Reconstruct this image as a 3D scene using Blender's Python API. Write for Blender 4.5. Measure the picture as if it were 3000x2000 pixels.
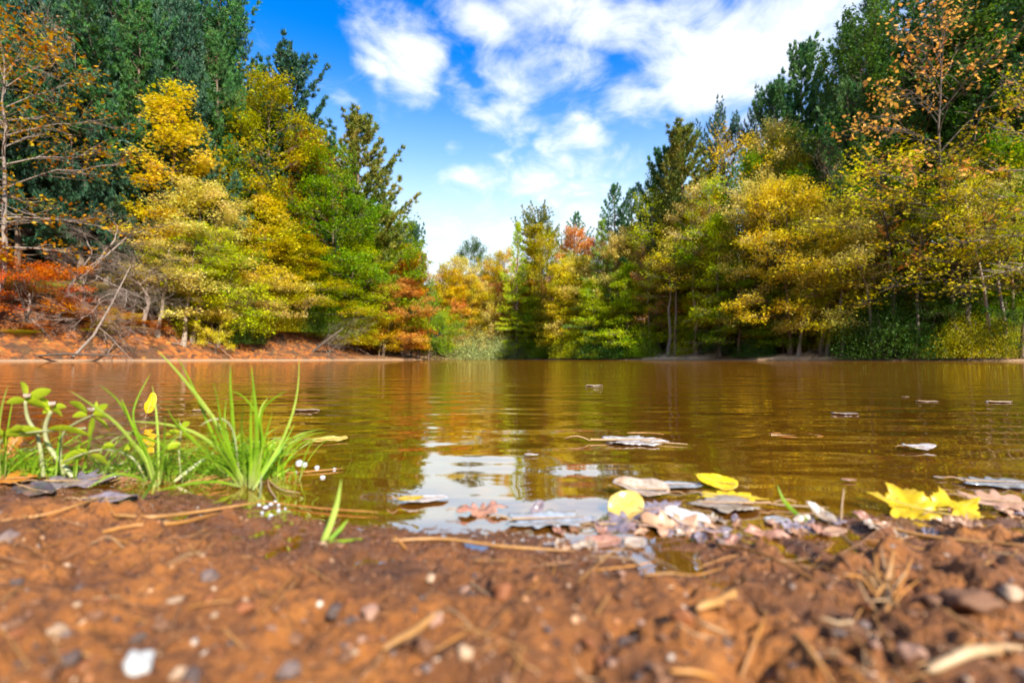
import bpy, math, random
import numpy as np

# ------------------------------------------------------------------ reset
for o in list(bpy.data.objects):
    bpy.data.objects.remove(o)
S = bpy.context.scene
COL = S.collection
R = math.radians
rng = np.random.default_rng(7)
random.seed(7)

# ------------------------------------------------------------------ camera, exposure
PITCH, FPX, CAMZ = R(2.05), 483.6, 0.15
cam = bpy.data.cameras.new('camera')
cam.lens = 17; cam.sensor_width = 36; cam.clip_start = 0.01; cam.clip_end = 2000
cam.dof.use_dof = True; cam.dof.focus_distance = 1.6; cam.dof.aperture_fstop = 4.0
co = bpy.data.objects.new('camera', cam); COL.objects.link(co)
co.location = (0, 0, CAMZ); co.rotation_euler = (R(90) + PITCH, 0, 0)
S.camera = co
S.view_settings.view_transform = 'Standard'; S.view_settings.look = 'None'
S.view_settings.exposure = 1.3; S.view_settings.gamma = 1
S.render.resolution_x, S.render.resolution_y = 1024, 682
S.cycles.max_bounces = 6; S.cycles.diffuse_bounces = 3; S.cycles.transparent_max_bounces = 8
S.cycles.glossy_bounces = 3; S.cycles.sample_clamp_indirect = 4
S.cycles.caustics_reflective = False; S.cycles.caustics_refractive = False

# ------------------------------------------------------------------ sun
SUN_EL, SUN_AZ = 38, 147          # azimuth clockwise from +Y (the view), so behind and to the right
sl = bpy.data.lights.new('sun', 'SUN'); sl.energy = 5.0; sl.angle = R(0.6); sl.color = (1, .93, .82)
so = bpy.data.objects.new('sun', sl); COL.objects.link(so)
so.rotation_euler = (R(90 - SUN_EL), 0, R(180 - SUN_AZ))

# photograph layout helpers: (X, Y) in a 2352 x 1568 view of it
K = 1024 / 2352
def ray(X, Y):
    cx = (X * K - 512) / FPX; cz = (341 - Y * K) / FPX
    return np.array([cx, math.cos(PITCH) - cz * math.sin(PITCH), math.sin(PITCH) + cz * math.cos(PITCH)])
def at(X, Y, d):
    r = ray(X, Y); r = r / r[1] * d
    return np.array([r[0], r[1], r[2] + CAMZ])
def on(X, Y, z=0.0):
    r = ray(X, Y); t = (z - CAMZ) / r[2]
    return np.array([r[0] * t, r[1] * t, z])

# ------------------------------------------------------------------ node helpers
class NT:
    def __init__(s, tree):
        s.t = tree; tree.nodes.clear()
    def n(s, typ, ins=None, **kw):
        nd = s.t.nodes.new(typ)
        for k, v in kw.items(): setattr(nd, k, v)
        for k, v in (ins or {}).items():
            sk = nd.inputs[k]
            if isinstance(v, bpy.types.NodeSocket): s.t.links.new(v, sk)
            else: sk.default_value = v
        return nd
    def m(s, op, a, b=0.0, c=0.0, clamp=False):
        nd = s.t.nodes.new('ShaderNodeMath'); nd.operation = op; nd.use_clamp = clamp
        for i, v in enumerate((a, b, c)):
            if isinstance(v, bpy.types.NodeSocket): s.t.links.new(v, nd.inputs[i])
            else: nd.inputs[i].default_value = v
        return nd.outputs[0]
    def mix(s, f, a, b, blend='MIX'):
        nd = s.t.nodes.new('ShaderNodeMix'); nd.data_type = 'RGBA'; nd.blend_type = blend
        for i, v in ((0, f), (6, a), (7, b)):
            if isinstance(v, bpy.types.NodeSocket): s.t.links.new(v, nd.inputs[i])
            else: nd.inputs[i].default_value = v if i == 0 else (*v[:3], 1)
        return nd.outputs[2]
    def ramp(s, f, stops, interp='LINEAR'):
        nd = s.t.nodes.new('ShaderNodeValToRGB'); cr = nd.color_ramp; cr.interpolation = interp
        while len(cr.elements) < len(stops): cr.elements.new(0.5)
        for e, (p, c) in zip(cr.elements, stops):
            e.position = p; e.color = (*c, 1) if len(c) == 3 else c
        s.t.links.new(f, nd.inputs[0]); return nd.outputs[0]
    def noise(s, vec, scale, detail=3, rough=.5, dist=0):
        return s.n('ShaderNodeTexNoise', {'Vector': vec, 'Scale': scale, 'Detail': detail, 'Roughness': rough, 'Distortion': dist})
    def remap(s, v, a, b, c=0, d=1):
        nd = s.n('ShaderNodeMapRange', {'Value': v, 'From Min': a, 'From Max': b, 'To Min': c, 'To Max': d}, interpolation_type='SMOOTHSTEP')
        return nd.outputs[0]
def material(name):
    m = bpy.data.materials.new(name); m.use_nodes = True
    return m, NT(m.node_tree)

# ------------------------------------------------------------------ world: sky with drifting clouds
W = bpy.data.worlds.new('World'); S.world = W; W.use_nodes = True
w = NT(W.node_tree)
sky = w.n('ShaderNodeTexSky', sky_type='NISHITA', sun_disc=False)
sky.sun_elevation = R(SUN_EL); sky.sun_rotation = R(SUN_AZ); sky.altitude = 300
sky.air_density = 1.0; sky.dust_density = 0.6; sky.ozone_density = 2.5
tc = w.n('ShaderNodeTexCoord')
sep = w.n('ShaderNodeSeparateXYZ', {0: tc.outputs['Generated']})
yy = w.m('MAXIMUM', sep.outputs[1], .08)
gx = w.m('DIVIDE', sep.outputs[0], yy); gz = w.m('DIVIDE', sep.outputs[2], yy)
zz = w.m('ADD', w.m('MAXIMUM', sep.outputs[2], 0), .22)
pl = w.n('ShaderNodeCombineXYZ', {0: w.m('DIVIDE', sep.outputs[0], zz), 1: w.m('DIVIDE', sep.outputs[1], zz), 2: 3.3}).outputs[0]
n1 = w.noise(pl, 2.2, 7, .58, .35).outputs[0]
n2 = w.noise(pl, 6.5, 6, .62, .6).outputs[0]
gv0 = w.n('ShaderNodeCombineXYZ', {0: gx, 1: gz, 2: 0.0}).outputs[0]
wn = w.noise(gv0, 3.2, 4, .6).outputs['Color']
wv = w.n('ShaderNodeVectorMath', {0: wn, 1: (.5, .5, .5)}, operation='SUBTRACT').outputs[0]
wv = w.n('ShaderNodeVectorMath', {0: wv, 1: (.22, .16, 0)}, operation='MULTIPLY').outputs[0]
gv = w.n('ShaderNodeVectorMath', {0: gv0, 1: wv}, operation='ADD').outputs[0]
BLOBS = [  # x, y, half-width, half-height, tilt, weight
    (930, 85, 58, 125, 25, .85), (1085, 40, 120, 62, -20, .8), (1020, 20, 60, 40, 0, .5), (845, 140, 22, 55, 30, .55), (775, 222, 40, 18, 0, .35),
    (1290, 130, 130, 90, -10, .95), (1130, 245, 105, 46, -14, 1.0), (1200, 165, 110, 60, -20, .7),
    (1345, 285, 62, 50, 0, .85), (1430, 40, 280, 90, -8, 1.1), (1450, 190, 110, 70, 0, .7),
    (1600, 150, 130, 120, 0, 1.2), (1720, 90, 260, 150, -10, 1.25), (1800, 250, 220, 90, 10, .9), (1900, 60, 250, 180, 0, 1.3),
    (1560, 290, 120, 50, 0, .45), (1040, 325, 36, 26, 0, .6), (1145, 352, 50, 24, -25, .6), (1260, 395, 72, 56, 0, .8), (1275, 320, 16, 45, 15, .45),
    (1350, 430, 140, 70, 0, .6), (1080, 410, 80, 50, 10, .7), (1420, 350, 90, 50, 0, .45), (1150, 510, 180, 50, 0, .7), (1330, 490, 160, 50, 0, .7), (1085, 455, 60, 40, 0, .5), (1500, 400, 120, 60, 0, .3), (1010, 540, 90, 30, 0, .35), (1180, 460, 120, 50, 0, .3),
    (1050, 170, 40, 24, 0, .5), (950, 230, 50, 22, -20, .35), (2150, 150, 300, 260, 0, .9), (420, 60, 150, 60, 10, .35)]
tot = None
for X, Y, sx, sy, tl, wt in BLOBS:
    mp = w.n('ShaderNodeMapping', {'Vector': gv, 'Location': ((X * K - 512) / FPX, (358.3 - Y * K) / FPX, 0),
             'Rotation': (0, 0, R(tl)), 'Scale': (sx * K / FPX * 1.25, sy * K / FPX * 1.25, 1)}, vector_type='TEXTURE').outputs[0]
    ln = w.n('ShaderNodeVectorMath', {0: mp}, operation='LENGTH').outputs['Value']
    g = w.remap(ln, 1.35, 0.0, 0, wt)
    tot = g if tot is None else w.m('MAXIMUM', tot, g)
back = w.remap(sep.outputs[1], .25, -.1, 0, .5)
tot = w.m('ADD', tot, back)
nz = w.m('ADD', w.m('MULTIPLY', w.m('SUBTRACT', n1, .5), 1.5), w.m('MULTIPLY', w.m('SUBTRACT', n2, .5), 1.0))
dens = w.remap(w.m('ADD', tot, w.m('MULTIPLY', nz, 1.75)), .10, 1.35)
shade = w.remap(w.noise(gv0, 2.6, 4, .5).outputs[0], .38, .62)
rightside = w.remap(gx, .15, .75)
shade = w.m('MULTIPLY', shade, rightside)
shade = w.m('MULTIPLY', shade, w.remap(n1, .62, .42))
ccol = w.mix(shade, (6.6, 6.8, 7.1), (2.8, 3.9, 5.6))
hs = w.n('ShaderNodeHueSaturation', {'Saturation': 1.42, 'Value': 1.0, 'Hue': .497, 'Color': sky.outputs[0]}).outputs[0]
hs = w.mix(1.0, hs, (.10, 1.30, 1.75), 'MULTIPLY')
hz = w.mix(w.remap(sep.outputs[2], .56, .14), hs, (4.6, 5.9, 6.5))
hz = w.mix(w.m('MULTIPLY', w.remap(sep.outputs[2], .40, .16), .7), hz, (5.9, 6.9, 7.4))
fin = w.mix(w.m('MULTIPLY', dens, .96), hz, ccol)
bg = w.n('ShaderNodeBackground', {'Color': fin, 'Strength': .08})
w.n('ShaderNodeOutputWorld', {'Surface': bg.outputs[0]})

# ------------------------------------------------------------------ numpy noise
def _h(ix, iy, s):
    h = (ix.astype(np.int64) * 374761393 + iy.astype(np.int64) * 668265263 + s * 1442695041) & 0xffffffff
    h = ((h ^ (h >> 13)) * 1274126177) & 0xffffffff
    return ((h ^ (h >> 16)) & 0xffff) / 65535.0
def vn(x, y, s=0):
    x = np.asarray(x, float); y = np.asarray(y, float)
    ix = np.floor(x); iy = np.floor(y); fx = x - ix; fy = y - iy
    fx = fx * fx * (3 - 2 * fx); fy = fy * fy * (3 - 2 * fy)
    a = _h(ix, iy, s); b = _h(ix + 1, iy, s); c = _h(ix, iy + 1, s); d = _h(ix + 1, iy + 1, s)
    return (a + (b - a) * fx) * (1 - fy) + (c + (d - c) * fx) * fy - .5
def fbm(x, y, o=4, s=0, g=.5):
    r = 0; a = 1
    for k in range(o):
        r = r + a * vn(x * 2 ** k + 13.7 * k, y * 2 ** k - 7.1 * k, s + k); a *= g
    return r
def sst(a, b, x):
    t = np.clip((x - a) / (b - a), 0, 1); return t * t * (3 - 2 * t)

# ------------------------------------------------------------------ terrain
def mk(X, Y): p = on(X, Y); return (p[0], p[1])
_sh = [mk(X, Y) for X, Y in ((-250, 1085), (0, 1098), (150, 1104), (330, 1124), (480, 1142), (600, 1150), (640, 1190), (700, 1222), (800, 1242), (900, 1244), (1000, 1238),
       (1150, 1250), (1300, 1268), (1420, 1276), (1560, 1262), (1650, 1246), (1780, 1232), (1900, 1212), (2000, 1200), (2150, 1196), (2352, 1190), (2600, 1170))]
_sx = np.array([p[0] for p in _sh]); _sy = np.array([p[1] for p in _sh])
def ys(x): return np.interp(x, np.r_[-3, _sx, 3], np.r_[.45, _sy, .3])
nx = np.linspace(-3, 3, 90)
near = [(x, float(ys(x))) for x in nx]
POLY = np.array(near + [(6, .25), (12, -.6), (20, 0), (28, 6), (33, 15), (34, 24), (32, 30), (29, 34), (26, 37.5), (22, 41), (19, 45), (15.5, 50), (12, 55), (8, 59), (5.2, 62),
                 (4.2, 66), (3, 76), (-1, 80), (-8, 80), (-13, 74), (-12.4, 66), (-11.2, 60), (-12, 53), (-15, 47), (-18, 42), (-22, 37.5), (-25, 33), (-28, 29),
                 (-30, 24), (-29, 15), (-24, 6), (-15, 1.2), (-8, .5)])
def sdist(x, y):
    x = np.asarray(x, float); y = np.asarray(y, float)
    d = np.full(x.shape, 1e9); ins = np.zeros(x.shape, bool)
    n = len(POLY)
    for i in range(n):
        ax, ay = POLY[i]; bx, by = POLY[(i + 1) % n]
        ex, ey = bx - ax, by - ay
        t = np.clip(((x - ax) * ex + (y - ay) * ey) / (ex * ex + ey * ey), 0, 1)
        d = np.minimum(d, (x - ax - t * ex) ** 2 + (y - ay - t * ey) ** 2)
        if ay != by:
            c = ((ay > y) != (by > y)) & (x < (bx - ax) * (y - ay) / (by - ay) + ax)
            ins ^= c
    d = np.sqrt(d)
    return np.where(ins, -d, d)
def base_h(x, y, d=None):
    if d is None: d = sdist(x, y)
    far = sst(5, 16, np.hypot(x, y))
    left = sst(-15, -22, x)
    n = fbm(x / 5, y / 5, 4, 3)
    dw = d + far * n * .8
    slope = .16 + .50 * left
    hi = .12 * sst(0, .35, dw) + slope * np.clip(dw, 0, 7) + left * .12 * np.clip(dw, 0, 4) + (.13 + .20 * sst(6, 16, np.abs(x + 2 * (y > 55)))) * np.clip(dw - 7, 0, 45) + n * .5 * sst(1, 6, d)
    landfar = hi
    landnear = .05 * np.clip(d, 0, 2) + .03 * np.clip(d - 2, 0, 100) + .15 * n * sst(1.5, 5, d)
    land = landnear + (landfar - landnear) * far
    a = np.clip(-d, 0, 100)
    bed = -(.075 * np.clip(a, 0, .8) + .16 * np.clip(a - .8, 0, 9))
    return np.where(d > 0, land, bed)
PX, PY0, PY1 = 2.2, -.5, 3.2
def grid_mesh(name, xs, ys_, zf):
    X, Y = np.meshgrid(xs, ys_)
    Z = zf(X, Y)
    nx_, ny_ = len(xs), len(ys_)
    v = np.stack([X, Y, Z], -1).reshape(-1, 3)
    i = np.arange((ny_ - 1) * nx_).reshape(ny_ - 1, nx_)[:, :-1].ravel()
    f = np.stack([i, i + 1, i + nx_ + 1, i + nx_], 1)
    return v, f
def mesh_from(name, v, quads=None, tris=None, tint=None, smooth=False, uv=None):
    me = bpy.data.meshes.new(name)
    nq = 0 if quads is None else len(quads); nt = 0 if tris is None else len(tris)
    me.vertices.add(len(v)); me.vertices.foreach_set('co', np.asarray(v, np.float32).ravel())
    loops = np.concatenate([a.ravel() for a in ((quads,) if nq else ()) + ((tris,) if nt else ())]).astype(np.int32)
    me.loops.add(len(loops)); me.loops.foreach_set('vertex_index', loops)
    me.polygons.add(nq + nt)
    st = np.concatenate([np.arange(nq) * 4, nq * 4 + np.arange(nt) * 3]).astype(np.int32)
    me.polygons.foreach_set('loop_start', st)
    if smooth: me.polygons.foreach_set('use_smooth', np.ones(nq + nt, bool))
    me.update(calc_edges=True)
    if tint is not None:
        a = me.attributes.new('tint', 'FLOAT', 'POINT'); a.data.foreach_set('value', np.asarray(tint, np.float32))
    return me
def obj(name, me, mat=None, parent=None, loc=None):
    o = bpy.data.objects.new(name, me); COL.objects.link(o)
    if mat is not None and me is not None:
        if not me.materials: me.materials.append(mat)
        elif me.materials[0] is not mat:
            o.material_slots[0].link = 'OBJECT'; o.material_slots[0].material = mat
    if parent is not None: o.parent = parent
    if loc is not None: o.location = loc
    return o
def tag(o, label=None, cat=None, group=None, kind=None):
    if label: o['label'] = label
    if cat: o['category'] = cat
    if group: o['group'] = group
    if kind: o['kind'] = kind
    return o

# ---- ground materials
def litter_material():
    m, t = material('forest_floor')
    g = t.n('ShaderNodeNewGeometry').outputs['Position']
    a = t.n('ShaderNodeAttribute', attribute_name='tint').outputs['Fac']      # 1 = red oak litter of the left bank, 0 = brown floor
    s = t.n('ShaderNodeAttribute', attribute_name='sand').outputs['Fac']
    c1 = t.ramp(t.n('ShaderNodeTexVoronoi', {'Vector': g, 'Scale': 4.5}).outputs['Color'], [(0, (.025, .010, .005)), (.3, (.20, .055, .007)), (.55, (.36, .11, .010)), (.75, (.07, .025, .008)), (1, (.50, .21, .03))])
    c2 = t.ramp(t.n('ShaderNodeTexVoronoi', {'Vector': g, 'Scale': 5.0}).outputs['Color'], [(0, (.04, .025, .012)), (.4, (.16, .08, .03)), (.7, (.26, .14, .05)), (1, (.36, .22, .07))])
    c = t.mix(a, c2, c1)
    n = t.remap(t.noise(g, .9, 5, .6).outputs[0], .45, .62)
    c = t.mix(t.m('MULTIPLY', n, .8), c, (.05, .025, .010))
    sc = t.ramp(t.noise(g, 5, 4).outputs[0], [(.3, (.66, .38, .18)), (.7, (.84, .56, .32))])
    c = t.mix(s, c, sc)
    sepz = t.n('ShaderNodeSeparateXYZ', {0: g}).outputs[2]
    c = t.mix(t.remap(sepz, -.02, -.5), c, (.34, .16, .03))
    c = t.mix(t.m('MULTIPLY', t.remap(sepz, .16, .06), t.remap(sepz, -.05, .02)), c, (.30, .19, .11))
    bn = t.noise(g, 9, 4, .7).outputs[0]
    bp = t.n('ShaderNodeBump', {'Height': bn, 'Strength': .8, 'Distance': .12}).outputs[0]
    p = t.n('ShaderNodeBsdfPrincipled', {'Base Color': c, 'Roughness': .85, 'Normal': bp})
    t.n('ShaderNodeOutputMaterial', {'Surface': p.outputs[0]}); return m
def mud_material():
    m, t = material('shore_mud')
    g = t.n('ShaderNodeNewGeometry').outputs['Position']
    z = t.n('ShaderNodeSeparateXYZ', {0: g}).outputs[2]
    n = t.noise(g, 14, 6, .65).outputs[0]; n2 = t.noise(g, 160, 4, .7).outputs[0]
    c = t.ramp(n, [(.31, (.045, .013, .001)), (.46, (.15, .046, .003)), (.57, (.25, .080, .007)), (.74, (.36, .13, .016))])
    c = t.mix(t.m('MULTIPLY', t.remap(n2, .54, .74), .6), c, (.38, .15, .035), 'MIX')
    c = t.mix(t.remap(n2, .44, .30), c, (.04, .014, .006))
    vc = t.n('ShaderNodeTexVoronoi', {'Vector': g, 'Scale': 130.0})
    gr = t.remap(vc.outputs['Distance'], .30, .18)
    pick = t.n('ShaderNodeSeparateColor', {0: vc.outputs['Color']})
    gr = t.m('MULTIPLY', gr, t.remap(pick.outputs[0], .78, .84))
    c = t.mix(gr, c, t.ramp(pick.outputs[1], [(0, (.7, .42, .22)), (.4, (.5, .2, .07)), (.7, (.16, .08, .05)), (1, (.75, .6, .45))]))
    # pond bed: gold-brown silt with bits of leaf
    bc = t.ramp(t.noise(g, 60, 5, .7).outputs[0], [(.3, (.30, .12, .012)), (.48, (.66, .28, .03)), (.6, (.80, .40, .05)), (.75, (.85, .60, .18))])
    bc = t.mix(t.remap(t.noise(g, 6, 3).outputs[0], .5, .7), bc, (.50, .21, .025))
    c = t.mix(t.remap(z, .002, -.008), c, bc)
    wet = t.remap(t.m('ADD', z, t.m('MULTIPLY', t.m('SUBTRACT', n, .5), .02)), .018, .002)
    c = t.mix(t.m('MULTIPLY', wet, .65), c, (.085, .030, .008))
    h = t.m('ADD', t.m('MULTIPLY', n2, .6), t.m('MULTIPLY', t.noise(g, 520, 3, .6).outputs[0], .4))
    h = t.m('ADD', h, t.m('MULTIPLY', gr, .35))
    bp = t.n('ShaderNodeBump', {'Height': h, 'Strength': .9, 'Distance': .008}).outputs[0]
    ro = t.m('SUBTRACT', .74, t.m('MULTIPLY', wet, .5))
    p = t.n('ShaderNodeBsdfPrincipled', {'Base Color': c, 'Roughness': ro, 'Normal': bp})
    t.n('ShaderNodeOutputMaterial', {'Surface': p.outputs[0]}); return m
M_LITTER, M_MUD = litter_material(), mud_material()

u = np.linspace(-1, 1, 520)
gxs = 3.0 * np.sinh(5.4 * u); gys = 3.0 * np.sinh(5.4 * u) + 20 * (1 - np.abs(u)) ** 2 * 0
def ground_z(X, Y):
    z = base_h(X, Y)
    m = sst(0, .25, np.minimum.reduce([PX - np.abs(X), Y - PY0, PY1 - Y]))
    return z - .07 * m
v, f = grid_mesh('g', gxs, gys, ground_z)
me = mesh_from('ground', v, f, smooth=True)
lt = np.clip(sst(-13, -18, v[:, 0]) * sst(10, 6, v[:, 2]) + .2, 0, 1)
a = me.attributes.new('tint', 'FLOAT', 'POINT'); a.data.foreach_set('value', lt.astype(np.float32))
sd = sdist(v[:, 0], v[:, 1])
def sandspot(x, y, r): return sst(r * 1.3, r * .7, np.hypot(v[:, 0] - x, (v[:, 1] - y)))
b1 = at(1825, 820, 41); b2 = at(1560, 815, 50); b3 = at(1000, 822, 79)
sand = np.clip(sandspot(b1[0], b1[1], 3.2) + sandspot(b2[0], b2[1], 4) + .5 * sandspot(b3[0], b3[1], 5), 0, 1) * sst(6, 3, sd)
a = me.attributes.new('sand', 'FLOAT', 'POINT'); a.data.foreach_set('value', sand.astype(np.float32))
tag(obj('ground', me, M_LITTER), kind='structure')

def near_z(X, Y, detail=True):
    sh = X.shape if hasattr(X, 'shape') else ()
    d = sdist(X, Y)
    z = base_h(X, Y, d)
    b = fbm(X * 8, Y * 8, 2, 11) * .007
    c = fbm(X * 38, Y * 38, 3, 21)
    c2 = fbm(X * 120, Y * 120, 3, 31)
    c3 = fbm(X * 260, Y * 260, 2, 41)
    msk = sst(-.15, .25, fbm(X * 6, Y * 6, 2, 51))
    clod = np.maximum(c - .02, 0) * (.010 + .017 * msk) + np.minimum(c + .10, 0) * .030
    amt = sst(-.10, .06, d) * .85 + .15
    edge = sst(0, .3, np.minimum.reduce([PX - np.abs(X), Y - PY0, PY1 - Y]))
    dist = np.hypot(X, Y)
    lift_ = .008 * sst(.03, .12, d)
    return z + lift_ + edge * (b * amt + clod * amt * sst(0, .08, d + .03) + (np.abs(c2) * -.008 + .0015 + c3 * .0022) * amt) + .0015
t_ = np.linspace(-1, 1, 760); pxs = .28 * np.sinh(t_ * math.asinh(PX / .28))
s0 = math.asinh((PY0 - .3) / .22); s1 = math.asinh((PY1 - .3) / .22)
pys = .3 + .22 * np.sinh(np.linspace(s0, s1, 640))
v, f = grid_mesh('m', pxs, pys, near_z)
tag(obj('shore', mesh_from('shore', v, f, smooth=True), M_MUD), kind='structure')
def gz(x, y): return float(near_z(np.array([x]), np.array([y]))[0])
def ground_at(x, y): return float(base_h(np.array([float(x)]), np.array([float(y)]))[0])
def spot(X, Y):                   # the point of the near shore seen at (X, Y)
    z = 0.01
    for _ in range(4):
        p = on(X, Y, z); z = max(gz(p[0], p[1]), 0.0)
    return np.array([p[0], p[1], z])

# ---- water
def water_material():
    m, t = material('pond_water')
    g = t.n('ShaderNodeNewGeometry').outputs['Position']
    def lay(sx, sy, scale, det, rough=.5, rot=0):
        mp = t.n('ShaderNodeMapping', {'Vector': g, 'Scale': (sx, sy, 1), 'Rotation': (0, 0, R(rot))}).outputs[0]
        return t.noise(mp, scale, det, rough).outputs[0]
    a = lay(.35, 1, 9, 1, .4, 4); b = lay(.4, 1, 24, 2, .5, -7); c = lay(.5, 1, 2.2, 2, .5, 3); e = lay(.6, 1, 60, 2, .5, 9)
    far = t.remap(t.n('ShaderNodeSeparateXYZ', {0: g}).outputs[1], .6, 3.5)
    ruf = t.remap(t.noise(g, .45, 3, .5).outputs[0], .40, .60, .35, 1.5)
    h = t.m('ADD', t.m('MULTIPLY', a, .0062), t.m('MULTIPLY', t.m('MULTIPLY', b, ruf), .0009))
    h = t.m('ADD', h, t.m('MULTIPLY', t.m('MULTIPLY', c, far), .010))
    h = t.m('ADD', h, t.m('MULTIPLY', t.m('MULTIPLY', t.m('MULTIPLY', e, ruf), far), .0007))
    bp = t.n('ShaderNodeBump', {'Height': h, 'Strength': 1.0, 'Distance': 1.0}).outputs[0]
    fr = t.n('ShaderNodeFresnel', {'IOR': 1.33, 'Normal': bp}).outputs[0]
    fac = t.m('MINIMUM', t.m('POWER', fr, .30), .88)
    tr = t.n('ShaderNodeBsdfTransparent', {'Color': (1.0, .86, .56, 1)})
    # suspended silt: golden brown, thin at the shore, thicker over deep water
    si = t.n('ShaderNodeBsdfDiffuse', {'Color': (.60, .22, .014, 1)})
    yw = t.n('ShaderNodeSeparateXYZ', {0: g}).outputs[1]
    mk_ = t.m('ADD', .22, t.m('MULTIPLY', t.remap(yw, .5, 3.0), .24))
    body = t.n('ShaderNodeMixShader', {0: mk_, 1: tr.outputs[0], 2: si.outputs[0]})
    gl = t.n('ShaderNodeBsdfAnisotropic', {'Color': (1, .93, .84, 1), 'Roughness': .02, 'Normal': bp})
    mx = t.n('ShaderNodeMixShader', {0: fac, 1: body.outputs[0], 2: gl.outputs[0]})
    t.n('ShaderNodeOutputMaterial', {'Surface': mx.outputs[0]}); return m
v = np.array([(-45, -3, 0), (45, -3, 0), (45, 92, 0), (-45, 92, 0)], float)
tag(obj('water', mesh_from('water', v, np.array([[0, 1, 2, 3]])), water_material()), kind='structure')

# ------------------------------------------------------------------ mesh builder for tubes
class MB:
    def __init__(s): s.v = []; s.q = []; s.t = []; s.n = 0; s.tint = []
    def tube(s, pts, rad, k=5, tint=.5):
        pts = np.asarray(pts, float); n = len(pts)
        d = np.gradient(pts, axis=0); d /= np.linalg.norm(d, axis=1)[:, None] + 1e-9
        ref = np.array([0, 0, 1.0]) if abs(d[0, 2]) < .8 else np.array([1.0, 0, 0])
        a = np.cross(d, ref); a /= np.linalg.norm(a, axis=1)[:, None] + 1e-9
        b = np.cross(d, a)
        th = np.arange(k) / k * 2 * np.pi
        r = np.broadcast_to(np.asarray(rad, float), (n,))
        ring = pts[:, None] + r[:, None, None] * (np.cos(th)[None, :, None] * a[:, None] + np.sin(th)[None, :, None] * b[:, None])
        s.v.append(ring.reshape(-1, 3)); s.tint.append(np.full(n * k, tint))
        i = np.arange(n - 1)[:, None] * k; j = np.arange(k)[None]
        q = np.stack([i + j, i + (j + 1) % k, i + k + (j + 1) % k, i + k + j], -1).reshape(-1, 4) + s.n
        s.q.append(q); s.n += n * k
        # cap the end
        s.v.append(pts[-1:] + d[-1:] * r[-1] * .5); s.tint.append([tint])
        e = s.n - k
        s.t.append(np.array([[e + x, e + (x + 1) % k, s.n] for x in range(k)])); s.n += 1
    def quads(s, v4, tint):
        n = len(v4); s.v.append(v4.reshape(-1, 3)); s.tint.append(np.repeat(tint, 4))
        s.q.append(np.arange(n * 4).reshape(-1, 4) + s.n); s.n += n * 4
    def tris(s, v3, tint):
        n = len(v3); s.v.append(v3.reshape(-1, 3)); s.tint.append(np.repeat(tint, 3))
        s.t.append(np.arange(n * 3).reshape(-1, 3) + s.n); s.n += n * 3
    def raw(s, v, q=None, t=None, tint=.5):
        v = np.asarray(v, float); s.v.append(v); s.tint.append(np.full(len(v), tint))
        if q is not None and len(q): s.q.append(np.asarray(q) + s.n)
        if t is not None and len(t): s.t.append(np.asarray(t) + s.n)
        s.n += len(v)
    def mesh(s, name, smooth=True):
        return mesh_from(name, np.concatenate(s.v), np.concatenate(s.q) if s.q else None, np.concatenate(s.t) if s.t else None,
                         np.concatenate(s.tint), smooth)
def unit(v): return v / (np.linalg.norm(v, axis=-1, keepdims=True) + 1e-9)
def leafq(c, nrm, dr, L, Wd):
    dr = unit(dr - (dr * nrm).sum(1, keepdims=True) * nrm); sd_ = np.cross(nrm, dr)
    L = L[:, None]; Wd = Wd[:, None]
    return np.stack([c - dr * L * .5, c + sd_ * Wd * .5 - nrm * L * .06, c + dr * L * .5, c - sd_ * Wd * .5 - nrm * L * .06], 1)

# ------------------------------------------------------------------ tree prototypes
def sprays(mb, rg, cents, n, rho, zs, size, tilt=.55, droop=0.0):
    cents = np.asarray(cents); N = len(cents)
    ct = rg.random(N)
    c = np.repeat(cents, n, 0)
    r = np.sqrt(rg.random(N * n)) * rho * np.repeat(rg.uniform(.5, 1.45, N), n); th = rg.random(N * n) * 2 * np.pi
    off = np.stack([np.cos(th) * r, np.sin(th) * r, rg.normal(0, zs, N * n) - r * r * droop], 1)
    p = c + off
    nr = unit(np.stack([rg.normal(0, tilt, N * n), rg.normal(0, tilt, N * n), np.ones(N * n)], 1))
    dr = unit(np.stack([np.cos(th), np.sin(th), rg.normal(-.2, .3, N * n)], 1) + rg.normal(0, .5, (N * n, 3)))
    L = size * rg.uniform(.45, 1.35, N * n)
    mb.quads(leafq(p, nr, dr, L, L * rg.uniform(.5, .75, N * n)), np.clip(np.repeat(ct, n) * .6 + rg.random(N * n) * .4, 0, 1))
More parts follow.
